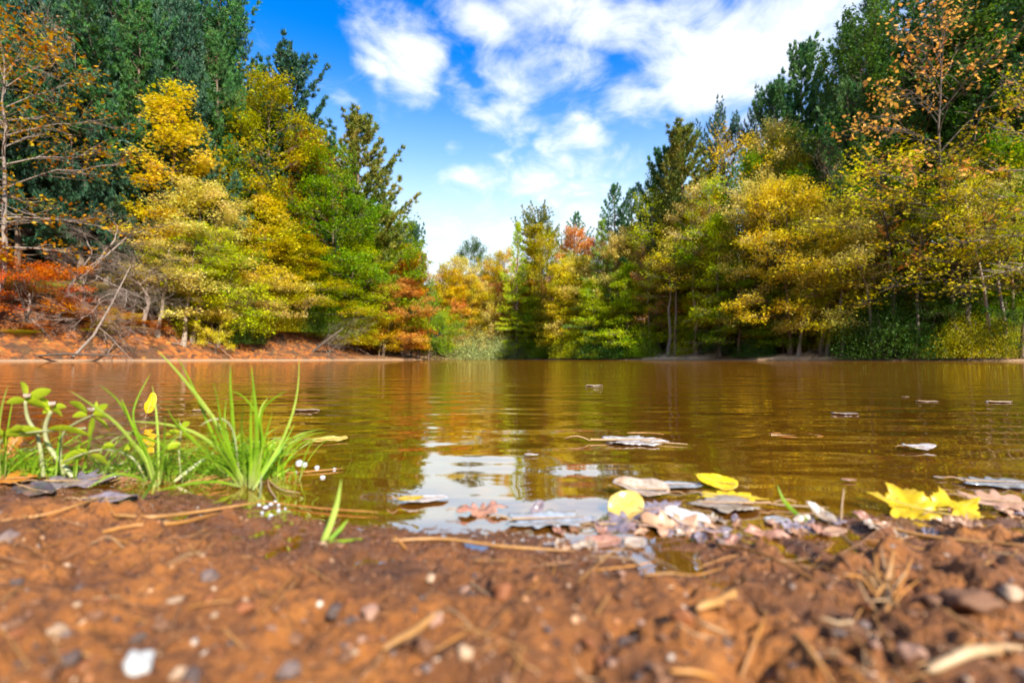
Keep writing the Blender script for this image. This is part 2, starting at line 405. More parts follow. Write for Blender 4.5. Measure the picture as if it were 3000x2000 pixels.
def broadleaf(seed, H, Rd, base=.25, nl=30, size=.19, n=26, lean=0.0, top='round', rho=.55, multi=1, sparse=.10, zs=.19):
    rg = np.random.default_rng(seed)
    wood, lv = MB(), MB(); cents = []
    for mt in range(multi):
        az0 = rg.random() * 6.28
        ln = np.array([math.cos(az0), math.sin(az0)]) * (lean + (.16 if multi > 1 else 0)) * H
        hh = H * (1 if mt == 0 else rg.uniform(.75, .95))
        ts = np.linspace(0, 1, 12)
        tp = np.stack([ln[0] * ts ** 1.3 + np.cumsum(rg.normal(0, .012 * H, 12)) * .5, ln[1] * ts ** 1.3 + np.cumsum(rg.normal(0, .012 * H, 12)) * .5, ts * hh * .95], 1)
        tp[:, :2] -= tp[0, :2]; tp[0, 2] = -.4
        r0 = (.011 * H + .03) / math.sqrt(multi)
        wood.tube(tp, r0 * (1 - ts * .9) * (1 + .5 * np.exp(-ts * 30)), 8)
        nlm = nl // multi
        for i in range(nlm):
            t = base + (1 - base) * (i + rg.random()) / nlm
            o = np.array([np.interp(t, ts, tp[:, k]) for k in range(3)])
            az = az0 + i * 2.4 + rg.normal(0, .4)
            q = (t - base) / (1 - base)
            prof = {'round': math.sqrt(max(.02, 1 - (abs(q - .42) / .62) ** 2)), 'cone': (1 - q) ** .8 * .95 + .08, 'vase': .45 + .6 * q - .55 * max(0, q - .75) * 2,
                    'column': .75 - .35 * abs(q - .4)}[top]
            L = Rd * prof * rg.uniform(.62, 1.18)
            el = R(5 + 60 * q ** 1.5 + rg.normal(0, 9)) if top != 'vase' else R(38 + 30 * q)
            s = np.linspace(0, 1, 7)
            dirh = np.array([math.cos(az), math.sin(az)])
            bend = rg.normal(0, .18)
            hor = L * s * math.cos(el)
            pts = o + np.stack([dirh[0] * hor - dirh[1] * bend * L * s ** 2, dirh[1] * hor + dirh[0] * bend * L * s ** 2,
                                L * (math.sin(el) * s - .14 * s ** 2 * math.cos(el))], 1) + rg.normal(0, .03 * L, (7, 3)) * s[:, None]
            rb = max(.012, .42 * r0 * (1 - t * .7))
            wood.tube(pts, rb * (1 - s * .85), 4)
            ns = int(5 + L * 2.2)
            for j in range(ns):
                sj = .25 + .75 * (j + rg.random()) / ns
                ob = np.array([np.interp(sj, s, pts[:, k]) for k in range(3)])
                sg = 1 if j % 2 else -1
                a2 = az + sg * rg.uniform(.5, 1.1)
                l2 = L * (.18 + .28 * (1 - sj)) + .35
                e2 = el * .5 + rg.normal(.05, .2)
                ee = ob + l2 * np.array([math.cos(a2) * math.cos(e2), math.sin(a2) * math.cos(e2), math.sin(e2)])
                mid = (ob + ee) / 2 + rg.normal(0, .05, 3)
                wood.tube([ob, mid, ee], [rb * .35 + .004, rb * .22 + .003, .004], 3)
                if rg.random() < sparse: continue
                cents += [mid, ee] if rg.random() < .75 else [ee]
            if rg.random() > sparse: cents.append(pts[-1])
        cents.append(tp[-1]); cents.append(tp[-2])
    sprays(lv, rg, cents, n, rho, zs, size, droop=.15)
    return wood.mesh('trunk'), lv.mesh('crown', False)
def tufts(mb, rg, p, dirs, n, L, Wd, up=.5, spread=.75):
    p = np.asarray(p); N = len(p)
    ct = np.repeat(rg.random(N), n)
    d = unit(np.repeat(np.asarray(dirs), n, 0) + np.array([0, 0, up]) + rg.normal(0, spread, (N * n, 3)))
    s = unit(np.cross(d, rg.normal(0, 1, (N * n, 3))))
    l = (L * rg.uniform(.65, 1.2, N * n))[:, None]
    b = np.repeat(p, n, 0) + rg.normal(0, .05, (N * n, 3))
    mb.tris(np.stack([b - s * Wd * .5, b + s * Wd * .5, b + d * l], 1), np.clip(ct * .55 + rg.random(N * n) * .45, 0, 1))
def pine(seed, H, Rd, base=.4, prof='pine', gap=.62, per=5, upturn=.3, droop=.12, nt=13, tl=.34, dens=1.0, tw=.042, skip=.12, stubs=True, sub=1.0):
    rg = np.random.default_rng(seed)
    wood, lv = MB(), MB()
    ts = np.linspace(0, 1, 14)
    tp = np.stack([np.cumsum(rg.normal(0, .004 * H, 14)), np.cumsum(rg.normal(0, .004 * H, 14)), ts * H], 1); tp[:, :2] -= tp[0, :2]; tp[0, 2] = -.5
    r0 = .0115 * H + .04
    wood.tube(tp, r0 * (1 - ts * .93) + .01, 8)
    P, D = [], []
    z = base * H; k = 0
    lob = rg.uniform(.65, 1.2, 8)
    if stubs:
        for i in range(26):
            t = rg.uniform(.15, base + .1); az = rg.random() * 6.28; l = rg.uniform(.5, 2.2)
            o = np.array([np.interp(t, ts, tp[:, q]) for q in range(3)])
            e = o + l * np.array([math.cos(az), math.sin(az), rg.uniform(-.25, .15)])
            wood.tube([o, (o + e) / 2 + rg.normal(0, .06, 3), e], [.035, .02, .006], 3)
    while z < H * .985:
        q = min(1.0, max(0.0, (z / H - base) / (1 - base)))
        if prof == 'pine': L0 = Rd * ((1 - q) ** .62 * (.72 + .28 * math.sin(min(1, q * 3.2) * 1.57)))
        elif prof == 'flat': L0 = Rd * (.35 + .65 * math.sin(min(1, q * 1.25) * 2.6)) * (1.0 if q < .8 else .75)
        elif prof == 'spire': L0 = Rd * ((1 - q) ** .55 * .95 + .05)
        else: L0 = Rd * (1 - q) ** .85
        L0 = max(L0, .35)
        whorl = rg.uniform(.75, 1.2)
        for i in range(per):
            if rg.random() < skip: continue
            az = k * .9 + i * 6.28 / per + rg.normal(0, .2)
            L = L0 * whorl * lob[int(az * 8 / 6.283) % 8] * rg.uniform(.75, 1.15)
            zi = z + rg.normal(0, gap * .18)
            o = np.array([np.interp(zi / H, ts, tp[:, c]) for c in range(3)])
            s = np.linspace(0, 1, 7)
            e0 = .05 + .9 * q ** 1.6
            hor = L * s * math.cos(e0 * .8)
            zc = L * (math.sin(e0) * s - droop * s * (1 - q) + (upturn * s ** 3))
            dh = np.array([math.cos(az), math.sin(az)])
            pts = o + np.stack([dh[0] * hor, dh[1] * hor, zc], 1) + rg.normal(0, .02 * L, (7, 3)) * s[:, None]
            wood.tube(pts, (.02 + .008 * L) * (1 - s * .85), 3)
            nb = max(3, int(L * 4.2 * dens))
            for j in range(nb):
                sj = .22 + .78 * (j + rg.random()) / nb
                ob = np.array([np.interp(sj, s, pts[:, c]) for c in range(3)])
                sg = 1 if j % 2 else -1
                a2 = az + sg * rg.uniform(.35, .95)
                l2 = (.10 + .30 * (1 - sj)) * L * rg.uniform(.6, 1.2) * sub + .18
                dd = np.array([math.cos(a2), math.sin(a2), .12 + .25 * upturn])
                for m_ in np.linspace(.35, 1, max(1, int(l2 / .3))):
                    P.append(ob + dd * l2 * m_ + rg.normal(0, .04, 3)); D.append(dd)
                if l2 > .8: wood.tube([ob, ob + dd * l2], [.014, .005], 3)
            P.append(pts[-1]); D.append(unit(pts[-1] - pts[-2]))
            P.append(pts[-2]); D.append(unit(pts[-1] - pts[-2]))
        z += gap * (1.0 if q < .85 else .6); k += 1
    for m_ in range(5): P.append(tp[-1] + np.array([0, 0, -.2 * m_])); D.append(np.array([0, 0, 1.0]))
    tufts(lv, rg, P, D, nt, tl, tw, up=.45 + upturn)
    return wood.mesh('trunk'), lv.mesh('crown', False)
def bare(seed, H, spread=.5, depth=5, leaves=0, arch=0.0, size=.15, r0=None, first=.35):
    rg = np.random.default_rng(seed)
    wood, lv = MB(), MB(); ends = []
    def grow(p, d, L, r, dep):
        n = 5; pts = [p]; dd = d
        for i in range(n):
            dd = unit(dd + rg.normal(0, .13, 3) + np.array([0, 0, .04 - arch * (depth - dep) * .06])); pts.append(pts[-1] + dd * L / n)
        pts = np.array(pts)
        wood.tube(pts, np.linspace(r, r * .55, n + 1), 6 if dep == depth else (4 if dep > 2 else 3))
        if dep == 0: ends.append(pts[-1]); ends.append(pts[3]); return
        nb = rg.integers(3, 5) if dep > 2 else rg.integers(3, 6)
        for j in range(nb):
            s = first + (1 - first) * (j + rg.random() * .8) / nb if dep == depth else .25 + .75 * (j + rg.random() * .8) / nb
            o = pts[0] * 0 + np.array([np.interp(s * n, np.arange(n + 1), pts[:, k]) for k in range(3)])
            nd = unit(dd + rg.normal(0, spread, 3) + np.array([0, 0, .12]))
            grow(o, nd, L * rg.uniform(.5, .78), max(.006, r * .55 * (1 - s * .3)), dep - 1)
        grow(pts[-1], unit(dd + rg.normal(0, .2, 3)), L * .6, max(.006, r * .5), dep - 1)
    grow(np.array([0, 0, -.3]), np.array([0, 0, 1.0]), H * .42, r0 or (.012 * H + .02), depth)
    cr = None
    if leaves:
        e = np.array(ends); e = e[rg.random(len(e)) < leaves]
        sprays(lv, rg, e, 5, .28, .08, size, .7); cr = lv.mesh('crown', False)
    return wood.mesh('trunk'), cr
def shrub(seed, Rd, H, n=9000, size=.12, stems=14, narrow=.55):
    rg = np.random.default_rng(seed); wood, lv = MB(), MB()
    for i in range(stems):
        az = rg.random() * 6.28; r = Rd * rg.uniform(.2, .85)
        e = np.array([math.cos(az) * r, math.sin(az) * r, H * rg.uniform(.6, .95)])
        wood.tube([np.array([0, 0, -.1]) + e * .05, e * .5 + np.array([0, 0, H * .1]), e], [.03, .02, .006], 4)
    m = n // 22
    d = unit(rg.normal(0, 1, (m, 3))); d[:, 2] = np.abs(d[:, 2])
    rr = rg.random(m) ** .35
    lump = 1 + .28 * np.sin(d[:, 0] * 5 + seed) * np.cos(d[:, 1] * 6 + seed * 2) + rg.normal(0, .08, m)
    c = d * rr[:, None] * lump[:, None] * np.array([Rd, Rd, H])
    ct = rg.random(m)
    k = 22
    p = np.repeat(c, k, 0) + rg.normal(0, .16 * Rd ** .4, (m * k, 3)); p[:, 2] = np.abs(p[:, 2])
    nr = unit(rg.normal(0, .6, (m * k, 3)) + np.array([0, 0, 1.0]))
    L = size * rg.uniform(.6, 1.2, m * k)
    lv.quads(leafq(p, nr, rg.normal(0, 1, (m * k, 3)), L, L * narrow), np.repeat(ct, k) * .6 + rg.random(m * k) * .4)
    return wood.mesh('stem'), lv.mesh('foliage', False)

# ---- foliage palettes: dark to light stops of a leaf's own colour
def leaf_mat(name, stops, transl=.42, rough=.55):
    m, t = material(name)
    a = t.n('ShaderNodeAttribute', attribute_name='tint').outputs['Fac']
    oi = t.n('ShaderNodeObjectInfo')
    p = t.n('ShaderNodeTexCoord').outputs['Object']
    n = t.noise(p, .55, 3, .6).outputs[0]
    f = t.m('ADD', t.m('MULTIPLY', a, .62), t.m('MULTIPLY', t.remap(n, .3, .7), .38), clamp=True)
    c = t.ramp(f, stops)
    c = t.n('ShaderNodeHueSaturation', {'Hue': t.m('ADD', t.m('ADD', .486, t.m('MULTIPLY', oi.outputs['Random'], .020)), t.m('MULTIPLY', t.m('SUBTRACT', t.noise(p, .32, 2, .5).outputs[0], .5), .11)), 'Saturation': 1.08, 'Value': 1.0, 'Color': c}).outputs[0]
    d = t.n('ShaderNodeBsdfPrincipled', {'Base Color': c, 'Roughness': rough, 'Specular IOR Level': .35})
    tr = t.n('ShaderNodeBsdfTranslucent', {'Color': c})
    mx = t.n('ShaderNodeMixShader', {0: transl, 1: d.outputs[0], 2: tr.outputs[0]})
    t.n('ShaderNodeOutputMaterial', {'Surface': mx.outputs[0]}); return m
def pal(*c): return [(i / (len(c) - 1), x) for i, x in enumerate(c)]
LM = {
 'yellow': leaf_mat('leaves_yellow', pal((.30, .32, .02), (.64, .56, .03), (.84, .70, .10), (.92, .80, .28))),
 'gold': leaf_mat('leaves_gold', pal((.26, .20, .02), (.56, .40, .025), (.76, .54, .04), (.84, .62, .12))),
 'straw': leaf_mat('leaves_straw', pal((.26, .26, .04), (.57, .50, .10), (.80, .67, .20), (.90, .79, .40))),
 'lime': leaf_mat('leaves_lime', pal((.14, .25, .015), (.32, .44, .02), (.56, .60, .04), (.78, .72, .12))),
 'olive': leaf_mat('leaves_olive', pal((.12, .15, .012), (.30, .32, .02), (.54, .45, .03), (.70, .42, .04))),
 'green': leaf_mat('leaves_green', pal((.05, .13, .01), (.13, .26, .015), (.26, .38, .02), (.50, .52, .06))),
 'deep': leaf_mat('leaves_deep_green', pal((.015, .05, .010), (.035, .095, .014), (.07, .15, .018), (.15, .25, .035))),
 'rust': leaf_mat('leaves_rust', pal((.16, .08, .02), (.42, .15, .02), (.58, .24, .03), (.50, .38, .05))),
 'orange': leaf_mat('leaves_orange', pal((.34, .10, .012), (.58, .20, .018), (.74, .30, .03), (.78, .42, .06))),
 'peach': leaf_mat('leaves_peach', pal((.38, .20, .05), (.66, .34, .09), (.80, .42, .13), (.80, .52, .18))),
 'mapleyg': leaf_mat('leaves_maple_mixed', pal((.30, .08, .015), (.46, .17, .02), (.50, .32, .03), (.34, .34, .04))),
 'mauve': leaf_mat('leaves_mauve_brown', pal((.12, .07, .04), (.26, .16, .08), (.36, .22, .12), (.42, .28, .10))),
 'greygreen': leaf_mat('leaves_grey_green', pal((.20, .25, .08), (.36, .42, .14), (.50, .54, .22), (.60, .58, .28))),
 'pine': leaf_mat('needles_pine', pal((.012, .055, .018), (.028, .105, .028), (.06, .165, .036), (.14, .27, .05)), .12),
 'bluepine': leaf_mat('needles_blue_pine', pal((.012, .045, .025), (.025, .075, .04), (.045, .11, .055), (.09, .15, .07)), .12),
 'goldpine': leaf_mat('needles_golden_pine', pal((.035, .07, .02), (.09, .14, .025), (.19, .20, .03), (.32, .26, .05)), .15),
 'hemlock': leaf_mat('needles_hemlock', pal((.07, .14, .03), (.16, .27, .045), (.29, .41, .07), (.42, .50, .13)), .38),
}
def bark(name, c1, c2):
    m, t = material(name)
    p = t.n('ShaderNodeTexCoord').outputs['Object']
    mp = t.n('ShaderNodeMapping', {'Vector': p, 'Scale': (1, 1, .25)}).outputs[0]
    n = t.noise(mp, 9, 5, .65).outputs[0]
    c = t.ramp(n, [(.3, c1), (.7, c2)])
    bp = t.n('ShaderNodeBump', {'Height': n, 'Strength': .7, 'Distance': .05}).outputs[0]
    d = t.n('ShaderNodeBsdfPrincipled', {'Base Color': c, 'Roughness': .85, 'Normal': bp})
    t.n('ShaderNodeOutputMaterial', {'Surface': d.outputs[0]}); return m
BK = {'brown': bark('bark_brown', (.07, .045, .03), (.22, .15, .10)), 'grey': bark('bark_grey', (.10, .075, .058), (.29, .225, .175)),
      'pale': bark('bark_pale', (.13, .10, .07), (.38, .29, .21)), 'twig': bark('bark_twig', (.17, .12, .09), (.36, .27, .21)),
      'dark': bark('bark_dark', (.03, .02, .015), (.10, .07, .045))}

PROTO = {
 'round': [broadleaf(s, 14, 4.2, .14, 38, n=32, rho=.62) for s in (1, 2, 3)] + [broadleaf(44, 14, 4.4, .14, 38, n=30, multi=2, rho=.62)],
 'column': [broadleaf(s, 14, 2.9, .14, 38, n=32, top='column', rho=.6) for s in (5, 6, 7)],
 'cone': [broadleaf(s, 14, 4.0, .10, 40, n=30, top='cone', rho=.6) for s in (8, 9)],
 'low': [broadleaf(s, 7, 3.6, .22, 26, n=26, size=.17, multi=3, rho=.5) for s in (10, 11)],
 'sparse': [broadleaf(s, 14, 4.4, .30, 30, n=11, size=.19, sparse=.35) for s in (12, 13)],
 'tall': [broadleaf(s, 16, 3.0, .52, 22, n=14, sparse=.2) for s in (51, 52)],
 'big': [broadleaf(14, 14, 5.2, .22, 34, n=6, size=.26, rho=.6, sparse=.35), broadleaf(15, 14, 5.2, .22, 30, n=6, size=.24, rho=.5, sparse=.45)],
 'pine': [pine(s, 22, 4.9, .38, dens=1.35, nt=20, tl=.30, tw=.055, gap=1.0, per=6, upturn=.45, sub=.8) for s in (21, 22, 23)],
 'spire': [pine(s, 18, 4.3, .10, prof='spire', upturn=.55, droop=.05, gap=.92, per=7, skip=.06, dens=1.8, nt=24, tl=.30, tw=.075, sub=.75) for s in (24, 25)],
 'hemlock': [pine(s, 16, 4.0, .06, prof='cone', upturn=.04, droop=.22, gap=.6, per=6, nt=11, tl=.26, dens=1.25, stubs=False) for s in (26, 27)],
 'flatpine': [pine(s, 20, 3.6, .62, prof='flat', upturn=.4, gap=.7, dens=1.5, nt=16, tw=.055) for s in (28,)],
 'twiggy': [bare(s, 13, .55, 5, leaves=.22) for s in (31, 32)],
 'barren': [bare(s, 13, .6, 5, arch=.4) for s in (33, 34)],
 'shrub': [shrub(s, 2.2, 2.0, 17000, .085) for s in (41, 42)],
 'finebush': [shrub(43, 3.4, 2.1, 16000, .16, 20, .22)],
}
DIM = {'round': (14, 4.2), 'column': (14, 2.4), 'cone': (14, 4.0), 'low': (7, 4.4), 'sparse': (14, 4.4), 'tall': (16, 3.0), 'big': (14, 5.2), 'pine': (22, 4.4), 'spire': (18, 4.2),
       'hemlock': (16, 4.0), 'flatpine': (20, 3.6), 'twiggy': (13, 4.5), 'barren': (13, 4.5), 'shrub': (2.2, 2.4), 'finebush': (2.3, 3.8)}
SHX = np.array([-300, 0, 500, 900, 985, 1010, 1230, 1265, 1650, 2000, 2352, 2700]); SHD = np.array([24, 28, 37, 54, 61, 80, 80, 62, 45.5, 36, 30, 24])
def shore_d(X): return float(np.interp(X, SHX, SHD))
cnt = {}
def plant(kind, X, top, width, off, leaf, label, group=None, bk='brown', cat='tree', name=None, proto=None, lean=(0, 0), rot=None, bottom=None):
    d = shore_d(X) + off
    c = at(X, 823, d)
    zb = ground_at(c[0], c[1]) - .05
    H = at(X, top, d)[2] - zb
    Wd = width * K / FPX * d
    i = cnt.get(kind, 0); cnt[kind] = i + 1
    tm, cm = PROTO[kind][(i if proto is None else proto) % len(PROTO[kind])]
    h0, r0 = DIM[kind]
    if kind == 'shrub' and (H / h0) / (Wd / 2 / r0) > 1.25:      # taller than a bush is wide: a multi-stemmed crown
        tm, cm = PROTO['low'][i % 2]; h0, r0 = DIM['low']
    nm = name or {'pine': 'pine_tree', 'spire': 'pine_tree', 'flatpine': 'pine_tree', 'hemlock': 'hemlock_tree', 'twiggy': 'bare_tree', 'barren': 'bare_tree',
                  'shrub': 'shrub', 'finebush': 'shrub', 'low': 'small_tree'}.get(kind, 'broadleaf_tree')
    e = bpy.data.objects.new(nm, None); COL.objects.link(e)
    e.location = (c[0], c[1], zb); e.rotation_euler = (R(lean[0]), R(lean[1]), rng.random() * 6.28 if rot is None else R(rot))
    sx = Wd / 2 / r0
    e.scale = (sx, sx * rng.uniform(.92, 1.08), H / h0)
    st = kind in ('shrub', 'finebush')
    obj('stem' if st else 'trunk', tm, BK[bk], e)
    if cm is not None: obj('foliage' if st else 'crown', cm, LM[leaf], e)
    tag(e, label, cat, group)
    return e

# ---- left bank, front to back -------------------------------------------------------------
plant('big', -20, 90, 400, 1.0, 'mapleyg', 'maple with large red and yellow leaves hanging in from the left bank', bk='grey', name='maple_tree')
plant('low', 60, 596, 290, 0.9, 'orange', 'low bright orange maple spreading over the bank of fallen leaves', bk='dark', name='maple_tree')
plant('barren', 130, 420, 360, 1.6, None, 'dead grey tree of tangled bare branches above the orange maple', bk='grey')
plant('barren', 330, 560, 300, .8, None, 'leaning bare grey tree at the water edge beside the yellow trees', bk='twig', lean=(0, 12), rot=-25)
plant('barren', 200, 620, 210, .5, None, 'thin bare sapling leaning out from the red leaf litter', bk='twig', lean=(0, 25), rot=10)
plant('twiggy', 100, -60, 420, 9, 'mauve', 'tall grey twiggy tree in the upper left corner', bk='twig')
plant('twiggy', 250, 60, 330, 13, 'mauve', 'grey twiggy tree between the tall pines on the left', bk='twig')
plant('pine', 245, -110, 330, 6, 'pine', 'tall green pine with a thick bare grey trunk on the left bank', bk='grey')
plant('pine', 305, -40, 260, 8, 'pine', 'tall pine with a slim grey trunk right of the thick one', bk='grey')
plant('pine', 430, -60, 330, 9, 'pine', 'full dark green pine above the narrow yellow tree', bk='brown')
plant('pine', 520, 10, 170, 13, 'bluepine', 'blue green pine at the edge of the sky on the left', bk='brown')
plant('spire', 655, 130, 290, 9, 'bluepine', 'dark blue green pine with wide spreading arms against the sky')
plant('spire', 822, 272, 290, 5, 'goldpine', 'golden green pine spire standing clear against the sky')
plant('column', 385, 245, 210, 3.5, 'yellow', 'narrow yellow tree in front of the dark pines')
plant('round', 455, 430, 240, 1.8, 'straw', 'pale straw yellow tree with layered sprays over the water')
plant('round', 610, 215, 270, 5, 'olive', 'tall olive green tree turning orange below the spreading pine')
plant('round', 690, 340, 190, 6, 'rust', 'rusty brown orange tree left of the golden pine')
plant('cone', 610, 440, 250, 2.2, 'yellow', 'bright yellow tree leaning over the dark gap on the left bank')
plant('round', 760, 400, 230, 3, 'green', 'green tree with yellowing tips below the golden pine')
plant('cone', 700, 540, 260, 1.2, 'olive', 'yellow green tree low over the shaded left shore')
plant('round', 810, 560, 210, 1.3, 'lime', 'light green and yellow tree near the brush pile')
plant('round', 890, 495, 190, 4, 'green', 'green rounded tree near the end of the left bank')
plant('spire', 945, 515, 110, 9, 'bluepine', 'small blue pine at the end of the left tree line')
plant('round', 930, 600, 120, 2.5, 'orange', 'orange pink tree above the peach coloured one')
plant('round', 880, 640, 200, .6, 'peach', 'peach coloured tree leaning over the end of the left shore')
plant('low', 925, 715, 140, .3, 'gold', 'low golden orange tree touching the water at the point')
plant('shrub', 985, 665, 90, 2, 'green', 'tall green bush at the tip of the left bank', cat='bush')
plant('low', 500, 600, 260, 1.3, 'lime', 'small lime green tree under the straw yellow one')
plant('low', 620, 640, 240, .8, 'straw', 'small straw coloured tree shading the left shore')
plant('low', 275, 715, 110, .8, 'gold', 'small golden sapling on the leaf covered slope', cat='sapling')
plant('low', 495, 705, 90, .4, 'yellow', 'small yellow sapling hanging close to the water', cat='sapling')
plant('shrub', 400, 660, 170, 3.5, 'green', 'green bush among the trunks behind the leaning trees', cat='bush')
plant('shrub', 650, 700, 210, 1.8, 'deep', 'dark bush in the shade under the olive tree', cat='bush')
plant('shrub', 790, 720, 190, 1.2, 'olive', 'olive bush behind the pile of dead brush', cat='bush')
plant('shrub', 40, 770, 90, .6, 'olive', 'small olive bush at the left end of the leaf slope', cat='bush')
for X, h, wd, ln in ((440, 600, 60, 10), (420, 610, 50, 4), (360, 640, 50, 8), (700, 690, 60, -3)):
    plant('tall', X, h - 80, 150, .5 + (X % 7) * .1, 'lime' if X != 360 else 'straw', {440: 'slim leaning tree with a bare pale foot beside the water', 420: 'thin green tree just left of the slim leaning one',
          360: 'thin straw coloured tree rising from the leaf slope', 700: 'thin green tree in the dark part of the left shore'}[X], bk='pale', lean=(0, ln), rot=0)

# ---- far end -------------------------------------------------------------------------------
plant('round', 1030, 620, 130, 3, 'gold', 'yellow olive tree at the far end of the pond left of centre')
plant('column', 1085, 640, 70, 1.5, 'yellow', 'bright lemon yellow tree at the far end of the pond')
plant('round', 1050, 690, 90, .8, 'peach', 'low peach orange tree beside the lemon yellow one')
plant('round', 1080, 562, 95, 30, 'deep', 'dark green tree on the skyline at the far end')
plant('twiggy', 1125, 605, 110, 8, 'mauve', 'brown half bare tree in front of the far skyline', bk='twig')
plant('round', 1150, 615, 110, 18, 'gold', 'golden tree behind the layered hemlock')
plant('hemlock', 1190, 512, 140, -1.5, 'lime', 'light green layered hemlock at the far shore')
plant('round', 1235, 640, 110, 5, 'rust', 'rusty tree in the gap right of the hemlock')
plant('flatpine', 1242, 486, 110, 12, 'goldpine', 'tall tree with a flat dark umbrella top on the skyline')
plant('column', 1245, 530, 120, 9, 'olive', 'tall olive yellow tree below the umbrella top')
plant('round', 1325, 538, 130, 9, 'peach', 'peach orange tree high on the far right slope')
plant('column', 1290, 605, 90, 1.5, 'yellow', 'narrow yellow tree at the corner of the far cove')
plant('hemlock', 1385, 508, 170, 3, 'hemlock', 'broad light green conifer at the right of the far cove')
plant('pine', 1320, 494, 110, 26, 'pine', 'small dark pine on the skyline behind the peach tree')
plant('pine', 1415, 430, 140, 14, 'pine', 'pine group member with the highest crown above the half bare tree')
plant('pine', 1455, 440, 130, 16, 'bluepine', 'blue green pine next to the tall twin pines')
plant('twiggy', 1450, 490, 120, 7, 'mauve', 'half bare grey tree left of the tall twin pines', bk='twig')
plant('round', 1420, 545, 130, 4, 'straw', 'pale yellow green tree beside the broad conifer')
plant('cone', 1360, 640, 150, .8, 'lime', 'lime green tree low at the water left of the beach')
plant('cone', 1440, 600, 150, 1.2, 'lime', 'yellow green tree in front of the salmon tree')
plant('sparse', 1493, 590, 95, 1.5, 'peach', 'salmon brown tree with a thin trunk beside the small beach', bk='pale')
plant('finebush', 1085, 752, 230, -.6, 'greygreen', 'wide mounded grey green bush at the far shore', cat='bush')
plant('finebush', 1160, 768, 150, -1.5, 'greygreen', 'smaller grey green bush right of the wide mounded one', cat='bush')
plant('shrub', 1255, 780, 100, .6, 'green', 'small green bush at the corner of the far cove', cat='bush')
plant('shrub', 1395, 760, 170, .5, 'deep', 'dark green bush under the lime green tree', cat='bush')

for X, tp_, wd, kd, lf, o_, lb in ((1010, 640, 110, 'round', 'gold', 4, 'golden tree at the left corner of the far end'), (1105, 650, 90, 'round', 'straw', 4, 'pale straw tree right of the lemon yellow one'),
                               (1145, 655, 110, 'round', 'peach', 6, 'peach tree between the straw tree and the hemlock'), (1060, 600, 110, 'round', 'straw', 14, 'straw coloured tree rising above the far golden ones'),
                               (1105, 590, 110, 'round', 'olive', 20, 'olive tree on the low skyline of the far end'), (1160, 580, 100, 'round', 'gold', 22, 'golden tree top on the skyline left of the hemlock'),
                               (1215, 600, 120, 'round', 'lime', 8, 'lime green tree between the hemlock and the umbrella tree'), (1330, 600, 130, 'round', 'straw', 4, 'straw tree between the narrow yellow one and the broad conifer'),
                               (1275, 560, 110, 'round', 'olive', 12, 'olive tree crown right of the umbrella tree'), (1460, 560, 130, 'round', 'straw', 6, 'straw coloured tree above the salmon one'),
                               (1375, 560, 130, 'round', 'peach', 12, 'soft peach crown behind the broad conifer')):
    plant(kd, X, tp_, wd, o_, lf, lb)
plant('low', 1222, 690, 110, -1, 'lime', 'low lime green tree at the foot of the hemlock')
plant('low', 1135, 700, 90, -.5, 'straw', 'low straw coloured tree left of the hemlock foot')
# ---- right bank ----------------------------------------------------------------------------
plant('spire', 1575, 298, 260, 6, 'goldpine', 'tall golden green pine on the right bank with layered arms', bk='brown')
plant('spire', 1535, 345, 200, 8, 'pine', 'green pine twin just left of the golden green one', bk='brown')
plant('flatpine', 1650, 268, 105, 16, 'bluepine', 'dark pine with a round isolated crown against the cloud')
plant('flatpine', 1745, 243, 95, 20, 'bluepine', 'thin topped dark pine right of the round crowned one')
plant('spire', 1860, 112, 210, 15, 'pine', 'dark pine on the right skyline with two tops')
plant('pine', 1960, 60, 260, 12, 'pine', 'large dark green pine high on the right bank')
plant('pine', 2110, -40, 320, 12, 'pine', 'very tall pine behind the orange leaved branches')
plant('pine', 2290, -90, 330, 9, 'pine', 'very tall pine at the right edge')
plant('round', 1990, 60, 260, 8, 'deep', 'dark green broadleaf tree on the right skyline')
plant('round', 2200, 20, 300, 9, 'deep', 'tall deep green tree behind the orange maple')
plant('sparse', 1700, 335, 200, 5, 'gold', 'loose golden tree with sky showing through')
plant('round', 1790, 300, 200, 8, 'straw', 'straw coloured tree behind the loose golden one')
plant('twiggy', 1880, 240, 230, 6, 'mauve', 'large brown half bare tree on the right bank', bk='twig')
plant('twiggy', 1965, 330, 190, 4, 'mauve', 'brown twiggy tree beside the bright yellow crowns', bk='twig')
plant('cone', 1655, 485, 175, 1.5, 'lime', 'light lime green tree with pale trunk near the beach', bk='pale')
plant('round', 1740, 425, 200, 2.0, 'straw', 'pale yellow tree between the lime and the bright yellow one')
plant('round', 1815, 430, 230, .9, 'yellow', 'brightest yellow tree of the right bank with low sprays')
plant('round', 1885, 480, 200, .7, 'straw', 'pale yellow tree just right of the brightest one')
plant('cone', 1700, 600, 170, .8, 'green', 'small green tree at the water left of the sand')
plant('sparse', 1960, 450, 240, 2.5, 'lime', 'light green tree over the dark forest edge on the right')
plant('sparse', 2060, 380, 330, .8, 'yellow', 'yellow tree with a forked dark trunk above the big bush', bk='dark')
plant('big', 2190, 60, 400, 2, 'peach', 'tall maple with large orange leaves on the right bank', bk='dark', name='maple_tree', proto=1)
plant('sparse', 2230, 330, 360, 1.0, 'olive', 'olive gold sparse tree with slanting dark trunk on the right', bk='dark', lean=(0, -6), rot=0)
plant('sparse', 2390, 190, 320, .9, 'olive', 'olive gold maple cut off by the right edge', bk='grey', name='maple_tree', proto=0)
plant('round', 2330, 330, 260, 4, 'green', 'green tree behind the golden maple at the right edge')
plant('round', 2120, 420, 220, 5, 'green', 'green tree in the shade behind the forked yellow tree')
plant('shrub', 2035, 692, 230, .6, 'deep', 'big rounded green bush leaning over the right shore', cat='bush')
